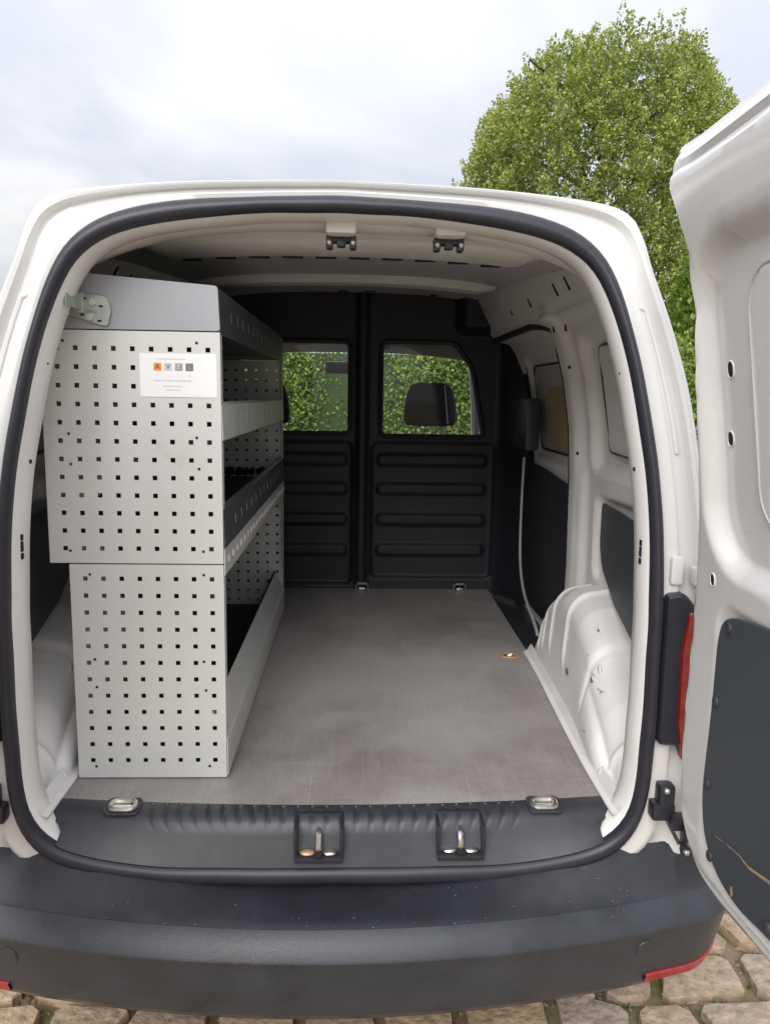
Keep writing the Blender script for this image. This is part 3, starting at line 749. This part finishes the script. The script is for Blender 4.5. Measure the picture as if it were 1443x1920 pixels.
loft('shaded_ledge', [[(p[0], p[1], p[2]+.0022) for p in r[0:5]]+[(r[5][0], r[5][1], r[5][2]+.0015)] for r in g[4:-4]], LEDGE_SHADE, bump, closed=False, sharp=40)  # skin over the bumper's own ledge, painted darker as shade
def on_bump(t, k, off):
    """point on the bumper at sweep fraction t in [-1,1] and profile position k"""
    f_ = (t+1)/2*160; i = min(159, int(f_)); a = f_-i; j = min(len(BP)-2, int(k)); b = k-j
    p = lambda i, j: Vector(g[i][j])
    P = (p(i, j)*(1-a)+p(i+1, j)*a)*(1-b)+(p(i, j+1)*(1-a)+p(i+1, j+1)*a)*b
    nn = (p(i+1, j)-p(i, j)).cross(p(i, j+1)-p(i, j)).normalized()
    if nn.y > 0: nn = -nn
    return P+nn*off
for s in (-1, 1):
    lp = []
    for t in np.linspace(.742, .925, 26):
        lp.append([on_bump(s*t, k, o) for k, o in ((11.45, -.002), (11.48, .004), (12.0, .004), (12.05, -.002))])
    loft('reflector', lp, REFL, bump, closed=False)
    c = on_bump(s*.72, 9.9, 0); q = on_bump(s*.72, 9.9, .0010)
    ax = (q-c).normalized(); M = Matrix.Translation(q) @ ax.to_track_quat('Z', 'Y').to_matrix().to_4x4()
    bm = bmesh.new(); bmesh.ops.create_cone(bm, cap_ends=True, segments=24, radius1=.020, radius2=.019, depth=.0024, matrix=M); from_bm('sensor_cap', bm, BUMPM, bump)
# specks of bird lime and grit on the ledge
V = []; F = []
for _ in range(60):
    t = rng.uniform(-.55, .75); k = rng.uniform(1.2, 6.6); c = on_bump(t, k, .0034); r = rng.uniform(.0005, .0018); o = len(V)
    V += [tuple(c+Vector((r*math.cos(a)*1.2, r*math.sin(a)*.9, r*.25*math.cos(a*3)))) for a in [2*math.pi*i/7 for i in range(7)]]+[tuple(c+Vector((0, -.0004, .0008)))]
    F += [(o+i, o+(i+1) % 7, o+7) for i in range(7)]
sp = mk('dirt_specks', V, F, mat('dried_dirt', (.22, .22, .23), .8), bump, False); sp['kind'] = 'stuff'

# ------------------------------------------------------------------ tail lights, hinges
for s in (-1, 1):
    P = round_poly([(.645, .755), (.645, 1.062), (.68, 1.066), (.706, 1.035), (.722, .90), (.728, .72), (.71, .705), (.69, .752)], .012)
    tl = plate('tail_light', P, lambda x, z, t: (s*x, .030-t+yr(z), z), .046, RUBBER, van, .006)
    P = round_poly([(.694, .722), (.680, .80), (.677, .95), (.688, 1.03), (.722, 1.03), (.744, .90), (.748, .73)], .008)
    plate('lens', P, lambda x, z, t: (s*x, -.013-t+.02*(x-.68)/.05, z), .010, REDL, tl, .004)
    bm = bmesh.new()
    bm_box(bm, (s*.668, -.012, .648), (.032, .03, .05), .006); bm_box(bm, (s*.664, -.010, .615), (.046, .032, .036), .006)
    bm_box(bm, (s*.690, -.03, .600), (.030, .026, .030), .005); bm_box(bm, (s*.706, -.045, .578), (.022, .03, .045), .005); bm_box(bm, (s*.700, -.05, .553), (.016, .02, .02), .004)
    hg = from_bm('door_hinge', bm, RUBBER, van)
    tube('check_strap', [(s*.668, -.02, .604), (s*.690, -.045, .560)], .0035, RUBBER, hg, 6)
    for p in ((s*.664, -.029, .664), (s*.703, -.064, .572), (s*.698, -.062, .552)):
        bm = bmesh.new(); bmesh.ops.create_uvsphere(bm, u_segments=10, v_segments=6, radius=.0065, matrix=Matrix.Translation(p)); from_bm('bolt', bm, ZINC, hg)
    box('body_buffer', (s*.665, .008, 1.108), (.026, .02, .058), PAINT, van, .009)
    bm = bmesh.new(); bm_box(bm, (s*.703, -.005, 1.10), (.022, .04, .035), .005); from_bm('upper_hinge', bm, PAINT, van)
# seams and pressings on the rear pillars
for s in (-1, 1):
    for f0, z0, z1 in ((.50, 1.33, 1.66),):
        P = []
        for z in np.linspace(z0, z1, 20):
            a0 = math.atan2(z-CZ, .66); r = r_out(a0)*(1-f0)+r_body(a0)*f0; zz_ = CZ+r*math.sin(a0); P.append((s*r*math.cos(a0), yr(zz_)+.022, zz_))
        e_ = P[-1]; P.append((e_[0]-s*.012, e_[1]+.001, e_[2]+.004))
        tube('pillar_bead', P, .0045, PAINT, van, 8)

# ------------------------------------------------------------------ rear doors, swung out square to the van
DOUT = [(.133, .572), (.090, .62), (.073, .69), (.062, .80), (.058, .90), (.058, 1.05), (.066, 1.18), (.079, 1.29), (.093, 1.39), (.107, 1.49), (.121, 1.58), (.137, 1.68), (.148, 1.74), (.142, 1.785), (.112, 1.82), (.088, 1.842), (.10, 1.852), (.18, 1.848), (.30, 1.85), (.45, 1.853), (.57, 1.852), (.63, 1.82), (.645, 1.70), (.65, 1.40), (.65, 1.0), (.65, .70), (.635, .60), (.58, .572), (.42, .575), (.26, .558), (.18, .555)]
DC = (.37, 1.20)
def lean(z): return .11*max(0., (z-1.0)/.8)**1.5
def make_door(s, wide, name):
    P = DOUT; n = len(P)
    ang = np.array([math.atan2(z-DC[1], u-DC[0]) for u, z in P]); rad = np.array([math.hypot(z-DC[1], u-DC[0]) for u, z in P])
    # resample the outline by walking along it (kept in order)
    O = []
    for i in range(n):
        a, b = Vector(P[i]), Vector(P[(i+1) % n]); k = max(1, int((b-a).length/.012))
        for q in range(k): O.append(a+(b-a)*q/k)
    for _ in range(1): O = [(O[i-2]+O[i-1]*2+O[i]*3+O[(i+1) % len(O)]*2+O[(i+2) % len(O)])/9 for i in range(len(O))]
    NO = len(O)
    # radial fractions, dense at the rim
    S = [1, .985, .97, .955, .94, .925, .91, .895, .88, .86, .84, .82, .80, .775]+list(np.linspace(.75, .02, 46))
    C_ = Vector(DC)
    def tt(u, z, de):
        t = .004*ss(.0, .006, de)+.016*ss(.012, .022, de)-.004*ss(.026, .030, de)+.018*ss(.032, .05, de)
        w = sd_rrect(u, z, .145, .63, 1.145, 1.70, .13); t -= .030*(1-ss(-.038, .0, w))
        w2 = sd_rrect(u, z, .287, .60, 1.24, 1.635, .07); t += .004*(1-ss(-.006, .0, w2))
        lo = sd_rrect(u, z, .19, .62, .625, 1.11, .06); t -= .006*(1-ss(-.02, .0, lo))
        return t
    def pt(u, z, t): return (s*(.69-lean(z)-t), -u*wide+(.05*(wide-1)), z)
    V = []
    for f in S:
        for o in O:
            p = C_+(o-C_)*f; de = (o-p).length*.86; V.append(pt(p.x, p.y, tt(p.x, p.y, de)))
    F = grid_faces(len(S), NO, True); F.append(tuple(range((len(S)-1)*NO, len(S)*NO)))
    # outer skin
    b = len(V)
    for f, t in ((1.002, -.004), (1.004, -.012), (.99, -.034), (.96, -.042), (.5, -.05), (.02, -.052)):
        for o in O:
            p = C_+(o-C_)*f; V.append(pt(p.x, p.y, t))
    F += [(i, b+i, b+(i+1) % NO, (i+1) % NO) for i in range(NO)]
    for k in range(5):
        F += [(b+k*NO+i, b+(k+1)*NO+i, b+(k+1)*NO+(i+1) % NO, b+k*NO+(i+1) % NO) for i in range(NO)]
    F.append(tuple(range(b+5*NO, b+6*NO)))
    F = [q[::-1] for q in F] if s > 0 else F
    d = mk(name, V, F, PAINT, van, True, 40)
    # blanked window with its gap
    Q = rrect(.290, .597, 1.243, 1.632, .067, 8)
    gasket = tube('window_gap', [pt(u, z, tt(u, z, .2)+.0005) for u, z in Q], .0032, CEIL, d, 6, True)
    # hardboard panel on the lower half
    T = round_poly([(.207, 1.03), (.222, 1.075), (.26, 1.092), (.373, 1.107), (.50, 1.10), (.60, 1.08), (.612, .80), (.60, .67), (.441, .652), (.34, .634), (.268, .644), (.217, .681), (.197, .74), (.197, .80), (.204, .90)], .04)
    tp = plate('trim_panel', T, lambda u, z, t: pt(u, z, .0335+t), .0045, TRIMG, d, .002)
    for u, z in ((.249, 1.070), (.220, .932), (.214, .779), (.244, .663), (.431, .668), (.44, 1.085), (.59, 1.05), (.59, .69)):
        bm = bmesh.new(); c = pt(u, z, .039); bmesh.ops.create_uvsphere(bm, u_segments=12, v_segments=8, radius=.010, matrix=Matrix.Translation(c) @ Matrix.Diagonal((.45, 1, 1, 1))); from_bm('clip', bm, BLACKP, tp)
    # gouges through the panel's skin
    if s > 0:
        pts = [(.255, .708, .0015), (.275, .712, .0035), (.292, .716, .001), (.308, .719, .003), (.325, .722, .0012), (.340, .724, .004), (.352, .722, .005), (.366, .722, .008), (.395, .729, .008), (.430, .738, .010), (.47, .748, .007), (.50, .756, .003)]
        v = []; 
        for u, z, h in pts: v += [pt(u, z+h*.32+random.uniform(-.0006, .0006), .0384), pt(u, z-h*.32+random.uniform(-.0006, .0006), .0384)]
        mk('gouge', v, [(2*i, 2*i+1, 2*i+3, 2*i+2) for i in range(len(pts)-1)], SCRATCH, tp, False)
        mk('gouge', [pt(u, z, .0384) for u, z in ((.318, .655), (.325, .662), (.329, .648), (.322, .640))], [(0, 1, 2, 3)], SCRATCH, tp, False)
    # slots in the frame
    for u, z, a, h in ((.214, 1.487, .010, .0135), (.200, 1.376, .010, .0125), (.181, 1.135, .008, .011)):
        c = pt(u, z, tt(u, z, .1)); 
        Qs = rrect(u-a, u+a, z-h, z+h, a*.98, 5)
        sb = mk('frame_slot', [pt(p[0], p[1], tt(p[0], p[1], .09)+.0008) for p in Qs], [tuple(range(len(Qs)))], DARK, d, False)
        tube('slot_edge', [pt(p[0], p[1], tt(p[0], p[1], .09)+.0004) for p in Qs], .0016, PAINT, d, 6, True)
    # lower corner guard
    K = round_poly([(.060, .600), (.075, .560), (.16, .485), (.20, .53), (.14, .60), (.09, .625)], .012)
    # small ledge that carries the lock rod
    return d
make_door(1, 1.0, 'rear_door')
make_door(-1, 1.42, 'rear_door')

# ------------------------------------------------------------------ cab seen through the bulkhead windows
hl = [[(x, y, z-.05*(abs(x)/.7)**3) for x in np.linspace(-.66, .66, 16)] for y, z in ((1.98, 1.80), (2.2, 1.79), (2.45, 1.755), (2.62, 1.70), (2.68, 1.665), (2.74, 1.66), (2.76, 1.70))]
loft('cab_headliner', hl, BEIGE, van, closed=False)
db = [[(x, y, z-.03*(abs(x)/.8)**2) for x in np.linspace(-.76, .76, 18)] for y, z in ((2.78, .75), (2.80, 1.02), (2.86, 1.10), (3.0, 1.14), (3.2, 1.165), (3.42, 1.165))]
loft('dashboard', db, BULKM, van, closed=False)
for x in (-.425, .405):
    st = box('seat', (x, 2.32, .86), (.50, .16, .72), FABRIC, van, .06, Euler((-.16, 0, 0)).to_matrix(), 4)
    box('seat_cushion', (x, 2.56, .60), (.50, .52, .16), FABRIC, st, .06, None, 4)
    lp = []
    for k, (z, w, dd) in enumerate(((1.288, .080, .030), (1.293, .118, .045), (1.31, .130, .055), (1.36, .132, .060), (1.42, .124, .060), (1.465, .110, .055), (1.492, .092, .042), (1.502, .060, .02))):
        lp.append([(x+w*math.copysign(abs(math.cos(t))**.55, math.cos(t)), 2.42+.06*(z-1.29)+dd*math.copysign(abs(math.sin(t))**.6, math.sin(t)), z) for t in [2*math.pi*i/40 for i in range(40)]])
    hr = loft('headrest', lp, FABRIC, st, cap0=True, cap1=True, sharp=70)
    tube('headrest_seam', [(x+.082-.018*k, 2.355+.06*(z-1.29), z) for k, z in zip(np.linspace(0, 1, 8), np.linspace(1.30, 1.49, 8))], .003, PRINT, st, 6)
    for q in (-.07, .07): tube('headrest_post', [(x+q, 2.42, 1.18), (x+q, 2.42, 1.30)], .007, STEEL, st, 8)
mr = box('rear_view_mirror', (-.02, 2.92, 1.585), (.235, .03, .068), BLACKP, van, .014)
tube('mirror_stem', [(-.02, 2.94, 1.60), (-.02, 2.96, 1.66)], .010, BLACKP, mr, 8)
sw = tube('steering_wheel', [(-.41+.185*math.cos(t), 2.78+.07*math.sin(t), 1.06+.17*math.sin(t)) for t in [2*math.pi*i/40 for i in range(40)]], .015, BLACKP, van, 8, True)

# ------------------------------------------------------------------ shelving unit
SF, SB = .190, 1.56; XR_, XLU, XLD = -.245, -.612, -.572; ZF, ZM, ZT = .583, 1.073, 1.560
shelf = root('shelving_unit', 'light grey perforated metal van shelving with open trays standing along the left wall', 'shelving', (-.42, .87, .583))
def perforated(name, x0, x1, z0, z1, y, th, cols, rows, hs, m, par, face=-1):
    """sheet with real square holes; flanged rim"""
    xs = [x0]; zs = [z0]
    for c in cols: xs += [c-hs/2, c+hs/2]
    for r in rows: zs += [r-hs/2, r+hs/2]
    xs.append(x1); zs.append(z1); nx_, nz_ = len(xs), len(zs)
    V = []; F = []
    for yy_ in (y, y+th):
        for x in xs:
            for z in zs: V.append((x, yy_, z))
    off = nx_*nz_
    hole = lambda i, j: (i % 2 == 1) and (j % 2 == 1) and 0 < i < nx_-1 and 0 < j < nz_-1
    for i in range(nx_-1):
        for j in range(nz_-1):
            a, b, c, d = i*nz_+j, (i+1)*nz_+j, (i+1)*nz_+j+1, i*nz_+j+1
            if hole(i, j):
                for p, q in ((a, b), (b, c), (c, d), (d, a)): F.append((q, p, p+off, q+off))
            else:
                F.append((a, b, c, d)); F.append((a+off, d+off, c+off, b+off))
    for i in range(nx_-1):
        a, b = i*nz_, (i+1)*nz_; F.append((b, a, a+off, b+off)); a, b = i*nz_+nz_-1, (i+1)*nz_+nz_-1; F.append((a, b, b+off, a+off))
    for j in range(nz_-1):
        a, b = j, j+1; F.append((a, b, b+off, a+off)); a, b = (nx_-1)*nz_+j, (nx_-1)*nz_+j+1; F.append((b, a, a+off, b+off))
    return mk(name, V, F, m, par, False)
PC = .0385
colsU = [-.270-PC*i for i in range(9)][::-1]; rowsU = [1.105+.0381*i for i in range(12)]
colsL = [-.270-PC*i for i in range(8)][::-1]; rowsL = [.624+.0377*i for i in range(12)]
for y in (SF, SB):
    a = perforated('end_panel', XLU, XR_, ZM, ZT, y, .0016, colsU, rowsU, .0098, SHELF, shelf)
    b = perforated('end_panel', XLD, XR_, ZF, ZM-.003, y, .0016, colsL, rowsL, .0098, SHELF, shelf)
    sgn = 1 if y == SF else -1
    for (x0, z0, z1, par) in ((XLU, ZM, ZT, a), (XLD, ZF, ZM-.003, b)):
        for x in (x0+.001, XR_-.001): box('folded_edge', (x, y+sgn*.014, (z0+z1)/2), (.002, .024, z1-z0-.001), SHELF, par, .0006, seg=1)
        for z in (z0+.001, z1-.001): box('folded_edge', ((x0+XR_)/2, y+sgn*.014, z), (XR_-x0-.006, .024, .0016), SHELF, par, .0005, seg=1)
        # small fixing holes
        for fx, fz in ((.13, .955), (.87, .955), (.14, .565), (.86, .555), (.145, .435), (.87, .42), (.12, .055), (.885, .055)):
            cx_ = x0+(XR_-x0)*fx; cz_ = z0+(z1-z0)*fz
            bm = bmesh.new(); bmesh.ops.create_cone(bm, cap_ends=True, segments=10, radius1=.003, radius2=.003, depth=.0008, matrix=Matrix.Translation((cx_, y-.0006*sgn, cz_)) @ Matrix.Rotation(math.pi/2, 4, 'X')); from_bm('rivet', bm, DARK, par)
# small weld dots down the free edge of the front uprights
for z in np.linspace(.62, 1.53, 26):
    bm = bmesh.new(); bmesh.ops.create_uvsphere(bm, u_segments=6, v_segments=4, radius=.0018, matrix=Matrix.Translation((XR_+.0005, SF+.014+random.uniform(-.003, .003), z))); from_bm('rivet', bm, ZINC, shelf)

SLOTD = mat('slot_dark', (.20, .205, .22), .5); SLOTL = mat('slot_light', (.44, .445, .43), .5)
def tray(name, z, x0, lip, m, ribs=None):
    """open tray: floor sheet, rear upstand, profiled front lip lip = [(dx,z)...]"""
    t = box(name, ((x0+XR_)/2, (SF+SB)/2, z), (XR_-x0-.010, SB-SF-.012, .002), m, shelf, .0006, seg=1)
    box('rear_upstand', (x0+.006, (SF+SB)/2, z+.035), (.002, SB-SF-.012, .07), m, t, .0006, seg=1)
    box('rubber_mat', ((x0+XR_)/2-.004, (SF+SB)/2, z+.004), (XR_-x0-.026, SB-SF-.02, .004), MAT, t, .001, seg=1)
    return t
def lip(name, prof, m, par, slots=None, rivets=None):
    yy0, yy1 = SF+.004, SB-.002
    loops = []
    for y in (yy0, yy1):
        loops.append([(XR_+dx, y, z) for dx, z in prof]+[(XR_+dx-.0018, y, z) for dx, z in prof[::-1]])
    o = loft(name, loops, m, par, closed=True, sharp=20, cap0=True, cap1=True)
    (dx0, z0), (dx1, z1) = prof[0], prof[1]
    if slots:
        for k in range(slots):
            y = SF+.16+k*(SB-SF-.25)/slots; f = .5
            x = XR_+dx0+(dx1-dx0)*f; z = z0+(z1-z0)*f
            ang = math.atan2(dx1-dx0, z1-z0)
            box('lip_slot', (x+.0002, y, z), (.002, .011, .022), SLOTD if slots == 12 else SLOTL, o, .0005, Euler((0, ang, 0)).to_matrix(), 1)
    return o
# top tray
t1 = tray('top_tray', 1.578, -.60, None, SHELFD)
lip('tray_lip', [(.001, 1.556), (-.004, 1.650), (-.010, 1.654)], SHELFD, t1, 12)
# its end cheek, tapering to the left
P = [(-.603, 1.562), (XR_+.001, 1.562), (XR_-.004, 1.652), (-.535, 1.672), (-.565, 1.655)]
P = [(-.603, 1.5625), (XR_+.001, 1.5625), (XR_-.003, 1.653), (-.555, 1.676), (-.572, 1.662)]
for y, sg in ((SF-.001, 1), (SB, 1)):
    plate('tray_cheek', round_poly(P, .006, 2), lambda x, z, t, y=y: (x, y+.003-t, z), .003, SHELFB, t1, .0008)
# second tray
t2 = tray('tray', 1.345, -.60, None, SHELF)
lip('tray_lip', [(.003, 1.338), (.001, 1.412), (-.012, 1.418)], SHELF, t2, 10)
box('tray_underside', (XR_-.03, (SF+SB)/2, 1.336), (.06, SB-SF-.02, .002), SHELFB, t2, .0005, seg=1)
# third tray: dark lip above a drilled pale rail
t3 = tray('tray', 1.112, -.60, None, SHELFD)
lip('tray_lip', [(.004, 1.106), (.001, 1.190), (-.010, 1.194)], SHELFD, t3, 12)
rl = lip('drilled_rail', [(.003, 1.046), (.003, 1.103), (-.008, 1.105)], SHELF, t3)
for k in range(22):
    y = SF+.05+k*.061
    if y > SB-.02: break
    P = [(XR_+.0038, y+.0085*math.cos(t), 1.075+.0085*math.sin(t)) for t in [2*math.pi*i/14 for i in range(14)]]
    tube('rail_hole_rim', P, .0022, SHELF, rl, 5, True)
    mk('rail_hole', [(p[0]-.0002, y+(p[1]-y)*.8, 1.075+(p[2]-1.075)*.8) for p in P], [tuple(range(14))], GREY1 if k % 2 else PRINT, rl, False)
# bottom tray
t4 = tray('tray', .60, XLD+.005, None, SHELFD)
lip('tray_lip', [(.003, .585), (.003, .668), (-.004, .672)], SHELF, t4)
lip('tray_lip_rim', [(-.004, .674), (-.030, .738), (-.036, .738)], SHELF, t4)
# dark divider brush on the third tray's far end
V = []; F = []
for k in range(90):
    x = random.uniform(-.58, -.27); o = len(V); h = random.uniform(.006, .02); w = random.uniform(.004, .012)
    if -.44 < x < -.42 or -.36 < x < -.345: continue
    V += [(x-w, SB-.012, 1.138-h), (x+w, SB-.014, 1.138-h*.6), (x+w*.6, SB-.010, 1.138+h), (x-w*.7, SB-.013, 1.138+h*.7), (x, SB-.022, 1.138)]
    F += [(o, o+1, o+4), (o+1, o+2, o+4), (o+2, o+3, o+4), (o+3, o, o+4)]
mk('foam_strip', V, F, MAT, t3, False)
# fixing bracket, upper left
bm = bmesh.new()
P = round_poly([(-.548, 1.588), (-.470, 1.566), (-.462, 1.600), (-.470, 1.628), (-.548, 1.636)], .010, 4)
br = plate('fixing_bracket', P, lambda x, z, t: (x, SF-.003-t, z), .004, GALV, shelf, .001)
xa = open_x(1.617)-.0015
box('bracket_arm', (-xa-.001, SF-.050, 1.617), (.004, .080, .036), GALV, br, .001)
box('bracket_web', (-(xa+.548)/2, SF-.008, 1.614), (abs(.548-xa)+.012, .004, .040), GALV, br, .001)
tube('bracket_bend', [(-.549, SF-.008, 1.588), (-.549, SF-.008, 1.636)], .0055, GALV, br, 8)
tube('bracket_bead', [(-.532, SF-.007, 1.600), (-.490, SF-.007, 1.596)], .0030, GALV, br, 6)
for x, z in ((-.497, 1.615), (-.503, 1.585)):
    bm = bmesh.new(); bmesh.ops.create_cone(bm, cap_ends=True, segments=6, radius1=.0085, radius2=.0075, depth=.007, matrix=Matrix.Translation((x, SF-.010 - (.03 if x < -.55 else 0), z)) @ Matrix.Rotation(math.pi/2, 4, 'X')); from_bm('bolt', bm, ZINC, br)
for x, z in ((-.482, 1.607), (-.486, 1.578), (-.52, 1.59), (-.515, 1.622)):
    box('bracket_slot', (x, SF-.0072, z), (.008, .0012, .004), DARK, br, .0003, seg=1)

# printed label
lab = plate('maker_label', rrect(-.410, -.252, 1.427, 1.516, .002, 2), lambda x, z, t: (x, SF-.0005-t, z), .0006, PAPER, shelf, .0001)
LY = SF-.0014
def ink_rect(x0, x1, z0, z1, m, name='print_block', y=LY): return mk(name, [(x0, y, z0), (x1, y, z0), (x1, y, z1), (x0, y, z1)], [(0, 1, 2, 3)], m, lab, False)
def text(s, x, z, size, m, y=LY-.0004, name='printed_letter'):
    cu = bpy.data.curves.new(name, 'FONT'); cu.body = s; cu.size = size; cu.align_x = 'CENTER'; cu.align_y = 'CENTER'
    ob = bpy.data.objects.new(name, cu); COL.objects.link(ob)
    dg = bpy.context.evaluated_depsgraph_get(); me = bpy.data.meshes.new_from_object(ob.evaluated_get(dg))
    COL.objects.unlink(ob); bpy.data.objects.remove(ob)
    me.transform(Matrix.Translation((x, y, z)) @ Matrix.Rotation(math.pi/2, 4, 'X')); me.materials.clear(); me.materials.append(m)
    return link(bpy.data.objects.new(name, me), lab)
for k, (ch, bgm, fg, sub) in enumerate((('A', ORANGE, INK, 'T'), ('V', GREY1, INK, 'E'), ('E', GREY2, GREY1, 'C'), ('L', GREY3, GREY2, 'H'))):
    x = -.3735+k*.0218; z = 1.4885; q = .0078
    ink_rect(x-q, x+q, z-q, z+q, bgm); text(ch, x, z, .0145, fg); text(sub, x, 1.4705, .006, PRINT)
def bars(x0, x1, z, h, m=PRINT):
    x = x0
    while x < x1:
        w = random.uniform(.0012, .0026); ink_rect(x, min(x+w, x1), z-h/2*random.uniform(.7, 1), z+h/2*random.uniform(.7, 1), m, 'print_line'); x += w+random.uniform(.0005, .0012)
bars(-.375, -.315, 1.5045, .0022); bars(-.382, -.302, 1.4605, .0022); bars(-.362, -.322, 1.449, .0022); bars(-.357, -.326, 1.4415, .0020)

# ------------------------------------------------------------------ vegetation
def clumpy(n_cl, shape, per, spread, leaf, name, m, parent, out=(0, 0, 0), droop=.5):
    P = []; D = []; S = []
    for _ in range(n_cl):
        c, nrm, sc = shape()
        k = int(per*rng.uniform(.6, 1.3))
        q = rng.normal(0, 1, (k, 3))*spread*sc; q[:, 2] *= 1.25
        P.append(c+q); D.append(np.tile(nrm, (k, 1))*.8+q/(spread*sc)*.5); S.append(rng.uniform(.7, 1.25, k)*leaf)
    return leaves(name, np.concatenate(P), np.concatenate(D), np.concatenate(S), m, parent, droop=droop, jitter=.45)
TX, TY = 4.86, 14.6
tree = root('lime_tree', 'broad dense lime tree with rounded crown rising behind the open door', 'tree', (TX, TY, 0))
PZ = np.array([1.4, 2.4, 3.6, 4.7, 5.6, 6.40, 6.95, 7.40, 7.68, 7.86, 7.98]); PR = np.array([1.9, 2.6, 2.78, 2.74, 2.60, 2.35, 2.05, 1.6, 1.2, .7, .2])
lump = [(rng.uniform(0, 2*math.pi), rng.uniform(2.2, 8.2), rng.uniform(.10, .30)) for _ in range(60)]
def tree_shape():
    while True:
        z = rng.uniform(1.5, 7.96); r0 = np.interp(z, PZ, PR)
        if rng.uniform(0, 3.3) < r0+.6: break
    a = rng.uniform(0, 2*math.pi); k = 0
    for la, lz, lh in lump:
        da = (a-la+math.pi) % (2*math.pi)-math.pi; k += lh*math.exp(-(da*r0/.6)**2-((z-lz)/.55)**2)
    depth = rng.uniform(0, 1)**2.6*1.4
    r = max(.05, r0-.12+k-depth)
    slope = -(np.interp(z+.1, PZ, PR)-np.interp(z-.1, PZ, PR))/.2
    nrm = np.array([math.cos(a), math.sin(a), slope*.6]); nrm /= np.linalg.norm(nrm)
    return np.array([TX+r*math.cos(a), TY+r*math.sin(a), z]), nrm, rng.uniform(.7, 1.25)
P_ = []; D_ = []; S_ = []; T_ = []
for _ in range(3700):                                        # leafy shoots: short upturned cones of leaves
    c, nrm, sc = tree_shape(); ax = nrm*.75+np.array([0, 0, .75])+rng.normal(0, .22, 3); ax /= np.linalg.norm(ax); k = int(60*sc)
    t = rng.uniform(0, 1, k)**.8; ln = .42*sc; q = rng.normal(0, 1, (k, 3)); q /= np.linalg.norm(q, axis=1)[:, None]
    P_.append(c+ax*(t*ln)[:, None]+q*((.14*(1-t)+.02)*sc)[:, None]); D_.append(q*.8+ax*.5); S_.append(rng.uniform(.6, 1.35, k)*.066*(1.1-.35*t)); T_.append(t)
cw = leaves('crown', np.concatenate(P_), np.concatenate(D_), np.concatenate(S_), LEAF_T, tree, droop=.3, jitter=.35)
at_ = cw.data.attributes.new('age', 'FLOAT', 'POINT'); at_.data.foreach_set('value', np.repeat(np.concatenate(T_), 4).astype(np.float32))
tv, tf = tube_vf(spline([(TX, TY, -.1), (TX+.03, TY, 1.0), (TX-.05, TY+.05, 2.4), (TX, TY, 4.5), (TX+.1, TY, 7.5)], 24), [.30-.011*i for i in range(25)], 12)
for k in range(14):
    a = k*2.4; z0 = 2+.38*k; b, c = tube_vf(spline([(TX, TY, z0), (TX+.9*math.cos(a), TY+.9*math.sin(a), z0+.6), (TX+2.0*math.cos(a), TY+2.0*math.sin(a), z0+1.0)], 10), [.085-.007*i for i in range(11)], 7); o = len(tv); tv += b; tf += [tuple(i+o for i in q) for q in c]
mk('trunk', tv, tf, BARK, tree)

hedge = root('clipped_hedge', 'bright green leafy hedge ahead of the van, seen through its windscreen', 'hedge', (0, 6.6, 0))
def hedge_shape():
    x = rng.uniform(-4.2, 3.4); z = rng.uniform(0, 1)**.9*1.98; top = rng.uniform() < .15
    y = 6.15+.10*math.sin(x*2.3+z)+.08*math.sin(x*5.1-z*3)+rng.uniform(0, .16)
    if top: return np.array([x, rng.uniform(6.2, 7.0), 1.98]), np.array([0, 0, 1.]), 1.
    return np.array([x, y, z]), np.array([0, -1., .25]), rng.uniform(.7, 1.3)
clumpy(5200, hedge_shape, 15, .05, .038, 'foliage', LEAF_H, hedge, droop=.2)
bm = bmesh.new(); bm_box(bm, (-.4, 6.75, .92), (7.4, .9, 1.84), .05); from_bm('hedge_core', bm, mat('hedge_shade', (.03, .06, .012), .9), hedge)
for x in np.arange(-3.8, 3.3, .8):
    tube('stem', [(x, 6.7, -.05), (x+.05, 6.68, .9), (x, 6.7, 1.8)], .03, BARK, hedge, 7)

for cx_, cy_, hh, rr_, lab_ in ((4.25, 7.6, 3.3, .85, 'tall yellow green conifer between the van roof and the open door'),):
    sh_ = root('conifer_shrub', lab_, 'shrub', (cx_, cy_, 0))
    def con_shape():
        z = hh*rng.uniform(0, 1)**.8; t = z/hh; r0 = rr_*(1-t**2.2)**.7*(1+.12*math.sin(z*7)); a = rng.uniform(0, 2*math.pi); r = max(0, r0+.06*math.sin(a*7+z*3)-rng.uniform(0, 1)**2*.3)
        return np.array([cx_+r*math.cos(a), cy_+r*math.sin(a), z+.05]), np.array([math.cos(a)*.5, math.sin(a)*.5, .9]), rng.uniform(.7, 1.3)
    clumpy(1300, con_shape, 16, .07, .07, 'foliage', LEAF_C, sh_, droop=-.3)
    tube('stem', [(cx_, cy_, -.05), (cx_, cy_, hh*.9)], [.06, .02], BARK, sh_, 8)

for o in bpy.data.objects:
    if '_o' in o: del o['_o']
